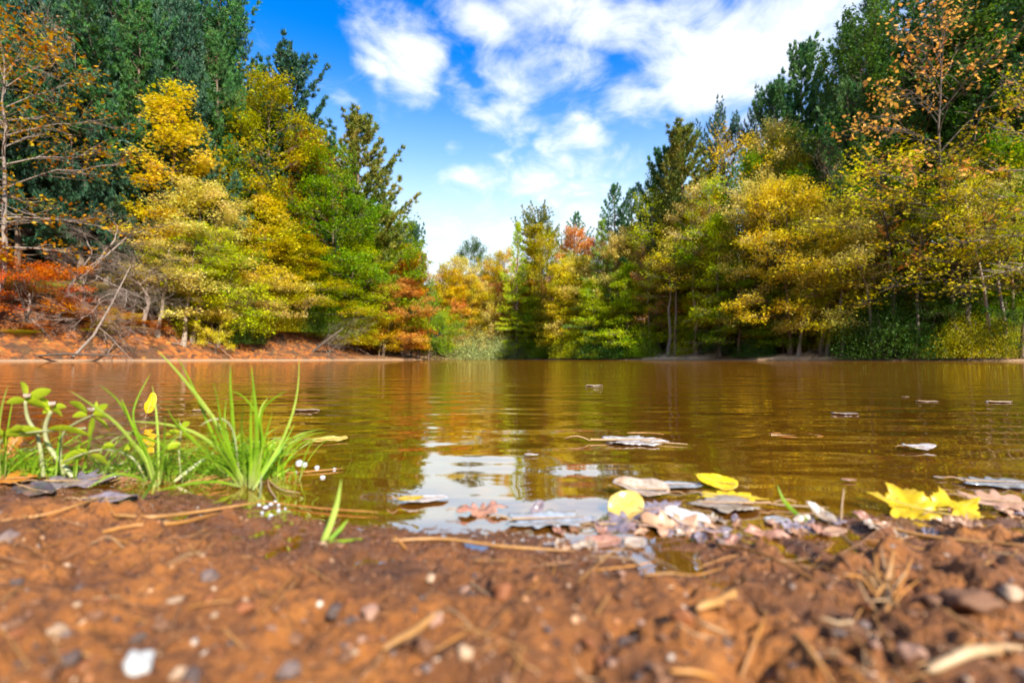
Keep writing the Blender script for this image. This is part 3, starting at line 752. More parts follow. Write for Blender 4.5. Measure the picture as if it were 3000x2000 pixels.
plant('shrub', 2130, 660, 210, 1.5, 'deep', 'dark bush right of the big rounded one', cat='bush')
plant('shrub', 2240, 720, 190, .6, 'olive', 'yellowish bush at the foot of the slanting trunks', cat='bush')
plant('shrub', 2345, 700, 150, .7, 'deep', 'dark leafy bush at the right edge', cat='bush')
plant('shrub', 1645, 765, 75, .4, 'deep', 'low dark bush left of the sand beach', cat='bush')
plant('shrub', 1735, 768, 100, .3, 'deep', 'low dark bush touching the sand beach', cat='bush')
plant('low', 1925, 650, 120, 1.5, 'lime', 'small lime tree beside the big rounded bush')
plant('low', 1800, 660, 150, 1.8, 'green', 'small green tree in the shade of the bright yellow one')
for i, (X, tp_, ln, b_) in enumerate(((1535, 560, 2, 'grey'), (1552, 520, 0, 'brown'), (1598, 430, -1, 'pale'), (1835, 560, 8, 'pale'), (1900, 560, 3, 'grey'),
                                      (2010, 500, -6, 'pale'), (2100, 480, 5, 'grey'), (2285, 380, -8, 'pale'), (2310, 420, -3, 'grey'), (2350, 440, 4, 'brown'), (1935, 540, 0, 'grey'))):
    plant('tall', X, tp_, 130, .5 + (i % 3) * .5, ('lime', 'yellow', 'straw')[i % 3],
          ['thin grey trunk left of the pine twins', 'slim brown trunk between the thin grey and the pale one', 'tall slim tree with a pale trunk beside the lime green tree',
           'slim pale trunk leaning over the sand beach', 'slim grey tree right of the yellow crowns', 'pale trunk slanting left behind the big bush', 'grey forked tree over the big rounded bush',
           'pale slanting trunk near the right edge', 'grey trunk beside the pale slanting one', 'brown trunk at the extreme right edge', 'slender grey tree left of the big bush'][i],
          bk=b_, lean=(0, ln), rot=0)

# ---- forest behind, copies that only show as part of the mass ----------------------------
ENX = np.array([-300, 0, 500, 560, 600, 720, 760, 900, 960, 1000, 1060, 1130, 1200, 1300, 1400, 1480, 1500, 1600, 1700, 1780, 1850, 1950, 2000, 2352, 2700])
ENY = np.array([-150, -100, 0, 90, 190, 290, 370, 480, 580, 620, 612, 608, 590, 575, 530, 490, 430, 400, 380, 330, 250, 170, 90, -60, -150])
def side(X): return 'left' if X < 985 else ('right' if X > 1270 else 'far')
HERO = [(o.location.x / max(o.location.y, 1), o['label']) for o in COL.objects if o.get('label') and not o.get('group')]
used = set()
def near_label(c, ds):
    a = c[0] / c[1]
    for _, l in sorted(HERO, key=lambda h: abs(h[0] - a)):
        ws = l.split()
        ref = ' '.join(ws[:9])
        while ref.split()[-1] in ('the', 'a', 'and', 'of', 'at', 'over', 'with', 'in', 'against', 'beside', 'above', 'below', 'behind', 'on', 'from', 'to', 'between', 'under', 'its', 'out', 'pale', 'dark', 'bare', 'red', 'deep', 'small', 'right', 'left', 'far', 'two', 'large', 'bright', 'big', 'fallen', 'green', 'orange'):
            ref = ' '.join(ref.split()[:-1])
        t_ = ds + ' behind the ' + ref
        if t_ not in used and len(t_.split()) <= 16: used.add(t_); return t_
kinds = [('pine', 'pine', 'pine'), ('round', 'olive', 'olive broadleaf'), ('round', 'green', 'green broadleaf'), ('column', 'gold', 'golden broadleaf'), ('pine', 'bluepine', 'blue green pine'),
         ('cone', 'deep', 'dark green broadleaf')]
for row, (o0, n_) in enumerate(((6, 26), (12, 24), (20, 22), (30, 18))):
    for i in range(n_):
        X = -150 + (i + .5 + rng.uniform(-.35, .35)) / n_ * 2660
        tp_ = float(np.interp(X, ENX, ENY)) + rng.uniform(20, 90) - 12 * (row == 3)
        kd, lf, ds = kinds[(i * 5 + row * 3 + int(rng.integers(0, 3))) % 6]
        if 975 < X < 1480 and lf != 'olive': kd, lf, ds = [('round', 'gold', 'golden broadleaf'), ('round', 'straw', 'pale straw coloured broadleaf'), ('round', 'peach', 'peach coloured broadleaf'), ('cone', 'lime', 'lime green broadleaf'), ('round', 'olive', 'olive broadleaf')][(i + row) % 5]
        if 975 < X < 1480 and kd == 'pine': kd, lf, ds = ('round', 'lime', 'lime green broadleaf')
        if X < 560 and kd != 'pine': kd, lf, ds = kinds[(0, 4)[i % 2]]
        if X < 620 and (row > 0 or i % 2): kd = 'spire'
        if X > 1950 and lf in ('gold', 'olive'): kd, lf, ds = kinds[(0, 5)[i % 2]]
        d = shore_d(X) + o0
        wd = rng.uniform(6.5, 9.5) / (K / FPX * d)
        pl_ = {'left': 'left bank', 'right': 'right bank', 'far': 'far end of the pond'}[side(X)]
        plant(kd, X, tp_, wd, o0 + rng.uniform(-1.5, 1.5), lf, near_label(at(X, 823, d), ds + ' tree'), group=ds + ' trees in the forest behind the ' + pl_, bk='brown')
for X, tp_, wd, lf, o_ in ((620, 700, 170, 'olive', .5), (690, 720, 150, 'deep', .4), (740, 690, 150, 'green', .8), (820, 700, 150, 'lime', .5), (560, 735, 120, 'deep', .6), (870, 735, 120, 'gold', .3), (1320, 760, 110, 'lime', .4), (1480, 770, 90, 'green', .6),
                           (1580, 760, 90, 'olive', 3.2), (1860, 745, 110, 'olive', 3.6), (2180, 760, 110, 'deep', 1.5), (1000, 700, 90, 'green', 1.0), (1110, 720, 120, 'olive', 2.5)):
    plant('shrub', X, tp_, wd, o_, lf, near_label(at(X, 823, shore_d(X)), {'deep': 'dark green', 'green': 'green', 'olive': 'olive', 'lime': 'lime', 'gold': 'golden'}[lf] + ' shore bush').replace(' behind ', ' below '), cat='bush')
for X, tp_, wd, kd, lf, o_ in ((470, -70, 300, 'pine', 'pine', 11), (585, 150, 190, 'pine', 'pine', 11), (340, -120, 300, 'pine', 'bluepine', 12), (2040, 0, 260, 'pine', 'bluepine', 16), (2200, -60, 300, 'pine', 'pine', 14), (1790, 200, 190, 'spire', 'pine', 13), (2340, -20, 280, 'round', 'deep', 7),
                               (745, 330, 170, 'spire', 'pine', 9), (1530, 420, 150, 'round', 'green', 10)):
    plant(kd, X, tp_, wd, o_, lf, near_label(at(X, 823, shore_d(X)), ('tall dark' if lf != 'green' else 'green') + (' pine' if kd != 'round' else ' broadleaf') + ' tree'))
# understorey
for i in range(22):
    X = -110 + i * 36 + rng.uniform(-12, 12); lf = ('deep', 'green', 'olive', 'mauve')[int(rng.integers(0, 4))]
    plant('low', X, rng.uniform(480, 600), rng.uniform(150, 230), rng.uniform(9, 20), lf, near_label(at(X, 823, shore_d(X)), {'deep': 'dark green', 'green': 'green', 'olive': 'olive', 'mauve': 'brown leaved'}[lf] + ' understorey tree'), group='understorey trees of the left bank', cat='tree')
for X, tp_, wd, kd, lf, o_, lb in ((150, 690, 130, 'low', 'rust', 1.2, 'small rusty bush on the left leaf slope under the orange maple'), (220, 740, 90, 'low', 'olive', .6, 'low olive bush on the leaf slope left of the golden sapling'),
                               (340, 735, 100, 'low', 'rust', .9, 'small rusty bush right of the golden sapling'), (560, 730, 110, 'low', 'deep', .7, 'dark bush in the shade right of the yellow sapling'),
                               (440, 745, 80, 'low', 'olive', 1.2, 'small olive bush left of the yellow sapling'), (90, 740, 90, 'low', 'orange', .5, 'small orange bush at the water edge on the far left'),
                               (610, 755, 90, 'low', 'gold', .4, 'small golden bush at the shaded left shore'), (690, 750, 110, 'low', 'deep', .4, 'dark low bush left of the brush heap')):
    plant(kd, X, tp_, wd, o_, lf, lb, cat='bush', name='shrub')
for i in range(5):
    plant('barren', (60, 190, 300, 420, 540)[i], (600, 560, 600, 640, 660)[i], 190, 1.6 + i * .3, None, 'leafless grey sapling on the left slope, ' + ('first', 'second', 'third', 'fourth', 'fifth')[i] + ' from the left', bk='twig', cat='sapling')
for i in range(14):          # bare boles standing in the shade of the right bank
    X = 1500 + i * 62 + rng.uniform(-18, 18)
    plant('tall', X, rng.uniform(420, 520) - (X - 1500) * .12, 120, rng.uniform(2, 5), ('lime', 'olive', 'green')[i % 3], near_label(at(X, 823, shore_d(X)), ('lime', 'olive', 'green')[i % 3] + ' topped slim tree'), bk=('grey', 'brown', 'dark')[i % 3], lean=(0, rng.uniform(-7, 7)), rot=0)
for i in range(84):
    X = -60 + (i % 42) * 59 + rng.uniform(-20, 20)
    s_ = side(X); lf = ('deep', 'green', 'olive', 'lime')[int(rng.integers(0, 4))]
    plant('shrub', X, rng.uniform(640, 720) - 40 * (X < 500), rng.uniform(110, 180), rng.uniform(2.5, 6) if i < 42 else rng.uniform(7, 12), lf,
          near_label(at(X, 823, shore_d(X)), {'deep': 'dark green', 'green': 'green', 'olive': 'olive', 'lime': 'lime green'}[lf] + ' bush'),
          group='undergrowth bushes of the forest', cat='bush')
# dead brush along the shaded left shore
plant('barren', 745, 735, 150, .3, None, 'heap of dead grey brush at the water edge on the left', bk='grey', cat='brush', name='dead_brush', lean=(25, -40), rot=30)
plant('barren', 620, 770, 110, .2, None, 'smaller dead brush sticking out of the shaded left shore', bk='twig', cat='brush', name='dead_brush', lean=(-20, 45), rot=10)
def log(pts, r, label, mat):
    mb = MB(); p = [at(X, Y, d) for X, Y, d in pts]
    o0 = p[0].copy(); mb.tube([q - o0 for q in p], r, 8)
    o = obj('fallen_branch', mb.mesh('fallen_branch'), mat); o.location = o0; return tag(o, label, 'branch')
log([(700, 822, 44), (745, 785, 44.6), (790, 752, 45)], [.16, .12, .06], 'dark fallen trunk slanting up from the water at the brush heap', BK['dark'])
log([(165, 822, 29.2), (215, 770, 29.6), (255, 700, 30), (300, 610, 30.4)], [.09, .08, .055, .02], 'long bare pole leaning right from the red leaf slope', BK['grey'])
log([(185, 640, 32), (235, 595, 32.2), (290, 545, 32.6)], [.10, .08, .03], 'pale broken trunk propped among the grey branches', BK['grey'])
log([(30, 820, 28.6), (150, 812, 28.9), (290, 817, 29)], [.05, .08, .03], 'dead limb lying along the water edge under the orange maple', BK['dark'])

# ------------------------------------------------------------------ near shore: materials
def simple(name, stops, rough=.6, scale=60, spec=.5, transl=0.0, bump=.3, dist=.001):
    m, t = material(name)
    p = t.n('ShaderNodeTexCoord').outputs['Object']
    n = t.noise(p, scale, 4, .6).outputs[0]
    c = t.ramp(n, [(.3 + .4 * k / max(1, len(stops) - 1), x) for k, x in enumerate(stops)])
    if name.startswith('leaf_'):
        c = t.mix(t.m('MULTIPLY', t.remap(t.noise(p, 260, 3, .6).outputs[0], .56, .70), .55), c, tuple(x * .35 for x in stops[0]))
        c = t.mix(t.m('MULTIPLY', t.remap(t.noise(p, 45, 2, .5).outputs[0], .52, .66), .35), c, (.30, .13, .04))
    if name.startswith('grass'):
        a_ = t.n('ShaderNodeAttribute', attribute_name='tint').outputs['Fac']
        c = t.mix(t.remap(a_, .93, 1.0), c, (.34, .20, .06)); c = t.mix(t.m('MULTIPLY', t.remap(a_, .25, 0), .6), c, (.42, .40, .16))
        c = t.mix(t.m('MULTIPLY', t.remap(t.noise(p, 400, 2).outputs[0], .60, .70), .5), c, (.22, .14, .05))
    oi = t.n('ShaderNodeObjectInfo').outputs['Random']
    c = t.n('ShaderNodeHueSaturation', {'Value': t.m('ADD', .85, t.m('MULTIPLY', oi, .3)), 'Color': c}).outputs[0]
    bp = t.n('ShaderNodeBump', {'Height': n, 'Strength': bump, 'Distance': dist}).outputs[0]
    d = t.n('ShaderNodeBsdfPrincipled', {'Base Color': c, 'Roughness': rough, 'Specular IOR Level': spec, 'Normal': bp})
    sh = d.outputs[0]
    if transl:
        tr = t.n('ShaderNodeBsdfTranslucent', {'Color': c})
        sh = t.n('ShaderNodeMixShader', {0: transl, 1: sh, 2: tr.outputs[0]}).outputs[0]
    t.n('ShaderNodeOutputMaterial', {'Surface': sh}); return m
GM = {'grass': simple('grass_green', [(.152, .306, .009), (.306, .486, .018)], .4, 40, .5, .4),
      'grasslight': simple('grass_light', [(.304, .467, .040), (.486, .588, .101)], .4, 40, .5, .4),
      'grasspale': simple('grass_pale', [(.280, .322, .126), (.406, .406, .224)], .5, 40, .5, .3),
      'weedleaf': simple('weed_leaf', [(.30, .42, .01), (.52, .58, .03)], .4, 90, .4, .5),
      'weedstem': simple('weed_stem', [(.252, .280, .098), (.392, .378, .196)], .4, 60, .5, .2)}
FM = {'yellow': simple('leaf_yellow', [(.528, .304, .003), (.704, .496, .005), (.736, .560, .008)], .4, 80, .5, .35),
      'paleyellow': simple('leaf_pale_yellow', [(.465, .315, .045), (.585, .435, .120)], .35, 90, .6, .2),
      'cream': simple('leaf_cream', [(.211, .136, .087), (.384, .298, .223), (.484, .422, .360)], .3, 120, .7, .2),
      'white': simple('leaf_sky_glare', [(.264, .224, .198), (.475, .436, .409), (.554, .528, .515)], .2, 120, .9, .1),  # whitened base colour stands in for sky glare on wet leaves
      'skysheen': simple('leaf_wet_sky_sheen', [(.156, .156, .156), (.300, .318, .336), (.420, .444, .480)], .08, 90, 1.0, .1),  # blue-white sheen of the reflected sky painted into the base colour
      'lavender': simple('leaf_wet_lavender', [(.088, .055, .055), (.198, .154, .165), (.308, .264, .297)], .14, 90, 1.0, .1),
      'pink': simple('leaf_pink_brown', [(.275, .110, .066), (.396, .209, .143)], .4, 90, .6, .1),
      'peach': simple('leaf_peach', [(.348, .168, .084), (.480, .300, .192)], .35, 90, .6, .1),
      'tan': simple('leaf_tan', [(.264, .144, .054), (.396, .252, .120)], .5, 90, .5, .1),
      'orange': simple('leaf_orange', [(.350, .098, .007), (.504, .210, .014)], .5, 90, .5, .2),
      'brown': simple('leaf_brown', [(.12, .05, .02), (.30, .14, .06)], .5, 90, .5, 0),
      'olive': simple('leaf_olive', [(.16, .13, .01), (.34, .26, .03)], .3, 60, .5, 0),
      'dark': simple('leaf_dark', [(.03, .02, .02), (.10, .07, .07)], .25, 60, .7, 0)}
ST = {'tan': simple('straw_tan', [(.260, .112, .025), (.384, .198, .056)], .5, 120), 'orange': simple('straw_orange', [(.279, .105, .012), (.409, .186, .037)], .5, 120),
      'pale': simple('straw_pale', [(.252, .144, .060), (.372, .252, .132)], .5, 120), 'brown': simple('straw_brown', [(.132, .054, .018), (.240, .114, .042)], .6, 120)}
PM = {'rust': simple('stone_rust', [(.144, .039, .008), (.240, .078, .018)], .7, 150), 'brown': simple('stone_brown', [(.098, .038, .014), (.189, .084, .035)], .75, 150),
      'dark': simple('stone_dark', [(.035, .02, .015), (.10, .06, .045)], .7, 150), 'cream': simple('stone_cream', [(.276, .162, .084), (.372, .252, .156)], .6, 150),
      'white': simple('stone_white', [(.378, .357, .326), (.451, .441, .420)], .4, 150), 'grey': simple('stone_grey', [(.102, .066, .054), (.180, .120, .096)], .7, 150),
      'pink': simple('stone_pink', [(.210, .100, .060), (.300, .170, .110)], .7, 150)}

# ------------------------------------------------------------------ grass and weeds on the little spit
def C5(x, y): return (x * .3333, 784 + y * .3333)          # notes taken from an enlargement of the left shore
def ribbon(pts, wd, fold=.25, tip=True):
    """a blade along 3-D points with real width, folded along its midrib"""
    pts = np.asarray(pts, float)
    t = np.linspace(0, 1, len(pts)); tt = np.linspace(0, 1, 14)
    # smooth through the points
    P = np.stack([np.interp(tt, t, pts[:, k]) for k in range(3)], 1)
    for _ in range(2): P[1:-1] = (P[:-2] + 2 * P[1:-1] + P[2:]) / 4
    d = unit(np.gradient(P, axis=0))
    side_ = unit(np.cross(d, np.array([.15, 1, .1])) * np.array([1, 1, 1]))
    nrm = unit(np.cross(side_, d))
    wv_ = wd * (np.clip(np.minimum(tt * 5 + .55, (1 - tt) ** .7 * 1.7), 0.05, 1) if tip else np.ones_like(tt))
    a = P - side_ * wv_[:, None] * .5 + nrm * wv_[:, None] * fold * .5; b = P; c = P + side_ * wv_[:, None] * .5 + nrm * wv_[:, None] * fold * .5
    v = np.stack([a, b, c], 1).reshape(-1, 3)
    i = np.arange(13)[:, None] * 3
    q = np.concatenate([np.concatenate([i, i + 1, i + 4, i + 3], 1), np.concatenate([i + 1, i + 2, i + 5, i + 4], 1)])
    return v, q
def pts3(lst, d0, d1, crop=True):
    out = []
    for k, (x, y) in enumerate(lst):
        X, Y = C5(x, y) if crop else (x, y)
        out.append(at(X, Y, d0 + (d1 - d0) * k / (len(lst) - 1)))
    return out
def clump(name, label, cat, base_xy, blades, extra, spread, group=None):
    b = spot(*C5(*base_xy)); e = bpy.data.objects.new(name, None); COL.objects.link(e); e.location = b
    for lst, wpx, mt in blades:                      # listed tip first
        x, y = C5(*lst[-1])
        gp = spot(x, min(max(y, 1105), 1150)); d0 = gp[1] + rng.uniform(-.012, .012)
        P = pts3(lst[::-1], d0, d0 + rng.uniform(-.05, .05))
        v, q = ribbon(P, wpx * .25 * K / FPX * d0)
        mb = MB(); mb.raw(v - b, q, None, np.repeat(np.linspace(0, 1, 14), 3)); obj('blade', mb.mesh('blade'), GM[mt], e)
    mb = MB()
    for i in range(extra):
        x = base_xy[0] + rng.normal(0, spread); y = base_xy[1] + rng.uniform(-60, 20)
        X, Y = C5(x, y); p = spot(X, min(max(Y, 1098), 1150)); p[2] -= .002
        h = .02 + .075 * rng.random() ** 1.5; az = rng.random() * 6.28; ln = rng.uniform(.2, 1.1) * h
        k = np.linspace(0, 1, 5)
        dv = np.array([math.cos(az), math.sin(az), 0])
        P = p + dv * ln * k[:, None] ** 1.5 + np.array([0, 0, 1.0]) * (h * (k - .35 * k ** 3))[:, None]
        v, q = ribbon(P - b, rng.uniform(.0007, .0018)); mb.raw(v, q, None, np.repeat(np.linspace(0, 1, 14), 3))
    if extra: obj('short_blades', mb.mesh('short_blades'), GM['grass'], e)
    mb = MB()
    for i in range(extra // 9):                      # withered blades among the green ones
        X, Y = C5(base_xy[0] + rng.normal(0, spread), base_xy[1] + rng.uniform(-40, 30)); p = spot(X, min(max(Y, 1098), 1150))
        h = rng.uniform(.012, .04); az = rng.random() * 6.28; k = np.linspace(0, 1, 5)
        P = p + np.array([math.cos(az), math.sin(az), 0]) * h * 1.3 * k[:, None] + np.array([0, 0, 1.0]) * (h * (k - .8 * k ** 2))[:, None]
        v, q = ribbon(P - b, rng.uniform(.0008, .0016)); mb.raw(v, q)
    if extra: obj('withered_blades', mb.mesh('withered_blades'), ST['tan'], e)
    return tag(e, label, cat, group)
G, L, Pp = 'grass', 'grasslight', 'grasspale'
clump('grass_tuft', 'tall bright green grass tuft standing at the tip of the muddy spit', 'grass tuft', (1680, 960), [
    ([(1065, 40), (1200, 180), (1330, 340), (1450, 500), (1560, 660), (1640, 950)], 40, L), ([(1215, 90), (1290, 230), (1370, 400), (1440, 600), (1540, 780), (1640, 960)], 32, G),
    ([(1590, 150), (1583, 300), (1598, 480), (1610, 700), (1660, 980)], 36, G), ([(1730, 145), (1745, 330), (1765, 520), (1768, 760), (1720, 1010)], 42, G),
    ([(2060, 90), (2060, 300), (2020, 500), (1930, 720), (1810, 900), (1760, 1010)], 26, L), ([(2035, 550), (1960, 700), (1850, 850), (1740, 1020)], 24, G),
    ([(1990, 325), (1900, 380), (1800, 450), (1790, 570), (1800, 760), (1740, 980)], 22, G), ([(1575, 335), (1650, 350), (1730, 430), (1800, 560), (1820, 760), (1730, 1000)], 24, G),
    ([(1465, 260), (1500, 400), (1520, 560), (1570, 740), (1640, 980)], 22, G), ([(1140, 430), (1190, 540), (1290, 640), (1450, 800), (1600, 980)], 24, G),
    ([(860, 545), (1150, 560), (1350, 620), (1500, 730), (1620, 850), (1700, 1000)], 34, L), ([(1880, 480), (1830, 640), (1790, 800), (1740, 1000)], 24, G),
    ([(1680, 430), (1660, 560), (1670, 760), (1690, 980)], 22, G), ([(1810, 720), (1780, 860), (1740, 1020)], 32, L), ([(1370, 580), (1450, 535), (1550, 525), (1620, 620), (1650, 980)], 20, Pp),
    ([(1560, 380), (1540, 560), (1590, 760), (1660, 990)], 30, G), ([(1440, 470), (1500, 640), (1580, 800), (1680, 1000)], 30, G), ([(1735, 330), (1725, 560), (1730, 800), (1715, 1010)], 30, G),
    ([(1850, 380), (1790, 455), (1770, 640), (1730, 990)], 22, L), ([(1900, 620), (1870, 760), (1800, 900), (1740, 1010)], 20, G), ([(1400, 560), (1480, 720), (1590, 860), (1660, 1000)], 26, G),
    ([(1330, 760), (1440, 800), (1560, 880), (1650, 1000)], 26, G), ([(1500, 560), (1560, 700), (1620, 850), (1670, 1000)], 32, G), ([(1800, 900), (1792, 1000), (1785, 1090)], 40, Pp),
    ([(1060, 1030), (1300, 975), (1500, 960), (1660, 1000)], 26, G)], 480, 150)
clump('grass_tuft', 'looser grass tuft with arching blades left of the tall one', 'grass tuft', (1060, 960), [
    ([(1045, 285), (1070, 430), (1090, 700), (1090, 980)], 26, L), ([(1045, 205), (960, 350), (900, 500), (950, 640), (1040, 940)], 24, G), ([(670, 285), (820, 400), (900, 560), (1000, 720), (1080, 1000)], 34, G),
    ([(455, 320), (640, 440), (780, 540), (860, 630), (1000, 800), (1050, 980)], 36, L), ([(830, 380), (860, 450), (910, 580), (1000, 780), (1060, 990)], 28, G), ([(1330, 830), (1150, 720), (1000, 660), (860, 620)], 26, G),
    ([(1170, 740), (1090, 870), (1040, 990), (970, 1090)], 34, G), ([(880, 650), (980, 760), (1050, 930), (1060, 1010)], 40, L), ([(560, 640), (530, 780), (520, 930)], 24, G), ([(660, 500), (620, 660), (590, 800), (560, 930)], 24, G),
    ([(600, 1010), (780, 900), (960, 930), (1040, 1010)], 24, G), ([(870, 820), (700, 900), (570, 990)], 26, Pp), ([(1480, 760), (1370, 830), (1200, 960)], 30, Pp), ([(1140, 490), (1130, 700), (1100, 980)], 26, G),
    ([(1200, 640), (1150, 780), (1090, 990)], 24, G), ([(820, 640), (760, 780), (720, 930)], 20, L)], 260, 220)
clump('grass_tuft', 'thin grass blades at the left edge among the weeds', 'grass tuft', (120, 930), [
    ([(60, 290), (30, 370), (0, 480), (-20, 700), (0, 940)], 24, L), ([(95, 370), (70, 480), (45, 640), (30, 940)], 18, G), ([(420, 600), (400, 700), (380, 940)], 20, G), ([(300, 520), (250, 700), (200, 940)], 16, G)], 200, 190)
def free_blades(name, label, blist, cat='grass blade'):
    b = spot(*blist[0][0][-1]); e = bpy.data.objects.new(name, None); COL.objects.link(e); e.location = b
    for lst, wpx, mt in blist:
        g_ = spot(*lst[-1]); P = [at(X, Y, g_[1] + .01 * k) for k, (X, Y) in enumerate(lst[::-1])]
        v, q = ribbon(P, wpx * K / FPX * g_[1]); mb = MB(); mb.raw(v - b, q); obj('blade', mb.mesh('blade'), GM[mt], e)
    return tag(e, label, cat)
free_blades('grass_sprout', 'lone green grass sprout at the water edge right of the tufts', [([(784, 1098), (775, 1150), (760, 1200), (740, 1246)], 14, L), ([(800, 1190), (780, 1215), (755, 1240)], 9, G), ([(870, 1238), (820, 1241), (750, 1247)], 11, G)])
free_blades('grass_sprout', 'small dark green blade bending out of the water beside the pale curled leaf', [([(1785, 1112), (1800, 1150), (1830, 1180), (1862, 1200)], 9, G)])

def outline(kind, n=48, sd_=0):
    rg = np.random.default_rng(sd_ + 100); th = np.linspace(0, 2 * np.pi, n, endpoint=False)
    if kind == 'oval': r = 1 / np.sqrt((np.cos(th) / 1.0) ** 2 + (np.sin(th) / .5) ** 2) * (1 - .18 * np.abs(np.sin(th)) * np.cos(th))
    elif kind == 'round': r = .95 / np.sqrt(np.cos(th) ** 2 + (np.sin(th) / .8) ** 2)
    elif kind == 'maple':
        r = np.full(n, .60)
        for a, l, w_ in ((0, 1.0, .30), (1.0, .92, .30), (-1.0, .92, .30), (2.05, .62, .28), (-2.05, .62, .28)):
            dd = np.abs((th - a + np.pi) % (2 * np.pi) - np.pi); r = np.maximum(r, l * np.clip(1 - dd / w_ * .42, 0, 1) ** .7)
        r = r * (1 + .07 * np.cos(th * 22)); r = np.where(np.abs(th - np.pi) < .3, .25, r)
    elif kind == 'oak':
        r = 1 / np.sqrt(np.cos(th) ** 2 + (np.sin(th) / .55) ** 2) * (1 + .20 * np.cos(th * 9 + .6))
    r = r * (1 + rg.normal(0, .012, n))
    return np.stack([np.cos(th) * r, np.sin(th) * r], 1)
def leaf_mesh(kind, size, curl, sd_=0, wave=.08):
    n = 72 if kind in ('maple', 'oak') else 40
    o = outline(kind, n, sd_) * size * .5
    rings = [0, .2, .45, .7, .9, 1.0]
    v = [np.zeros((1, 3))]
    for f_ in rings[1:]:
        p = o * f_; v.append(np.c_[p, np.zeros(n)])
    v = np.concatenate(v)
    x, y = v[:, 0] / (size * .5), v[:, 1] / (size * .5)
    rg = np.random.default_rng(sd_); ph = rg.random(4) * 6
    z = curl * (x ** 2 * .5 + y ** 2 * 1.1) + wave * (np.sin(x * 5 + ph[0]) * .5 + np.sin(y * 7 + ph[1]) * .5 + .15 * np.sin(x * 11 + y * 9 + ph[2]) + .1 * np.sin(x * 17 - y * 13 + ph[3])) - .05 * np.exp(-np.abs(y) * 14)
    v[:, 2] = z * size * .5
    q = []; t = []
    for k in range(n):
        t.append([0, 1 + k, 1 + (k + 1) % n])
        for r_ in range(len(rings) - 2):
            a = 1 + r_ * n; q.append([a + k, a + n + k, a + n + (k + 1) % n, a + (k + 1) % n])
    return v, np.array(q), np.array(t)
lc = [0]
def fallen(kind, X, Y, wpx, mt, label, rz=None, tilt=(0, 0), curl=.15, lift=0.0, stem=True, cat='leaf', name='fallen_leaf', wave=.08, z=None, squash=1.0, group=None):
    lc[0] += 1
    p = spot(X, Y) if z is None else on(X, Y, z)
    size = wpx * K / FPX * p[1]
    if z is not None and tilt == (0, 0) and wave == .08: wave = .035
    v, q, t = leaf_mesh(kind, size, curl, lc[0], wave)
    rz = rng.uniform(0, 360) if rz is None else rz
    base = max(p[2], 0) + .0015 + lift if z is None else z
    e = bpy.data.objects.new(name, None); COL.objects.link(e)
    e.location = (p[0], p[1], base); e.rotation_euler = (R(tilt[0]), R(tilt[1]), 0)
    c, s_ = math.cos(R(rz)), math.sin(R(rz)); v = v @ np.array([[c, s_, 0], [-s_, c, 0], [0, 0, 1]]); v[:, 1] *= squash
    v2 = v.copy(); v2[:, 2] -= max(.0006, size * .012)
    mb = MB(); mb.raw(v, q, t); mb.raw(v2, q[:, ::-1], t[:, ::-1])
    n_ = (len(v) - 1) // 5; rim = np.array([[len(v) - n_ + k, len(v) - n_ + (k + 1) % n_, 2 * len(v) - n_ + (k + 1) % n_, 2 * len(v) - n_ + k] for k in range(n_)])
    mb.q.append(rim[:, ::-1])
    obj('blade', mb.mesh('blade'), FM[mt], e)
    vm = MB(); dr = np.array([c, s_, 0])
    o2 = [leafp * dr * size * .5 + np.array([0, 0, (curl * leafp ** 2 * .5 + .01) * size * .5 + .0003]) for leafp in np.linspace(-.9, .85, 7)]
    vm.tube(o2, np.linspace(size * .016, size * .005, 7), 4)
    obj('midrib', vm.mesh('midrib'), FM['tan' if mt not in ('yellow', 'paleyellow') else 'paleyellow'], e)
    if stem:
        sm = MB(); ks = np.linspace(0, 1, 5)[:, None]
        sm.tube(-dr * size * .45 - dr * ks * size * .3 + np.array([0, 0, 1]) * (np.sin(ks * 2.6) * size * .06 - ks * .0), size * .007 + .0002, 4)
        obj('stem', sm.mesh('stem'), FM['tan'], e)
    return tag(e, label, cat, group)
FL = 0.003
fallen('maple', 2095, 1178, 175, 'yellow', 'big bright yellow maple leaf lying on the mud at the right', rz=150, tilt=(24, 0), curl=.18, lift=.005, wave=.12)
fallen('maple', 2195, 1180, 150, 'yellow', 'second yellow maple leaf overlapping the big one on its right', rz=20, tilt=(20, 4), curl=.3, lift=.004, wave=.15)
fallen('oval', 1645, 1105, 90, 'yellow', 'curled yellow leaf floating at the edge of the leaf cluster', rz=160, tilt=(30, 0), curl=.35, z=.007)
fallen('oak', 1680, 1138, 130, 'yellow', 'flat yellow leaf half under water below the curled yellow one', rz=-10, z=FL, curl=.02)
fallen('oval', 1472, 1120, 130, 'cream', 'large cream leaf with its rim curled up over the water', rz=170, tilt=(20, 4), curl=.3, z=.007)
fallen('round', 1437, 1162, 96, 'paleyellow', 'round pale yellow leaf leaning on the cream one', rz=40, tilt=(38, 0), curl=.2, z=.006)
fallen('maple', 1440, 1010, 190, 'white', 'white glinting leaf afloat alone in mid water', rz=5, z=FL, curl=.03)
fallen('oval', 758, 1007, 76, 'paleyellow', 'single yellow tan leaf floating right of the grass', rz=14, tilt=(8, 0), z=.005, curl=.1)
fallen('oval', 2112, 1025, 80, 'white', 'small white leaf floating on the right side of the pond', rz=6, tilt=(6, 0), z=.005, curl=.25)
fallen('oak', 2295, 1106, 160, 'skysheen', 'pale wet leaf afloat at the right edge', rz=-6, z=FL, curl=.04)
fallen('oak', 2300, 1150, 150, 'peach', 'peach coloured oak leaf at the right edge behind the maple leaves', rz=-12, tilt=(10, 0), z=.008, curl=.1)
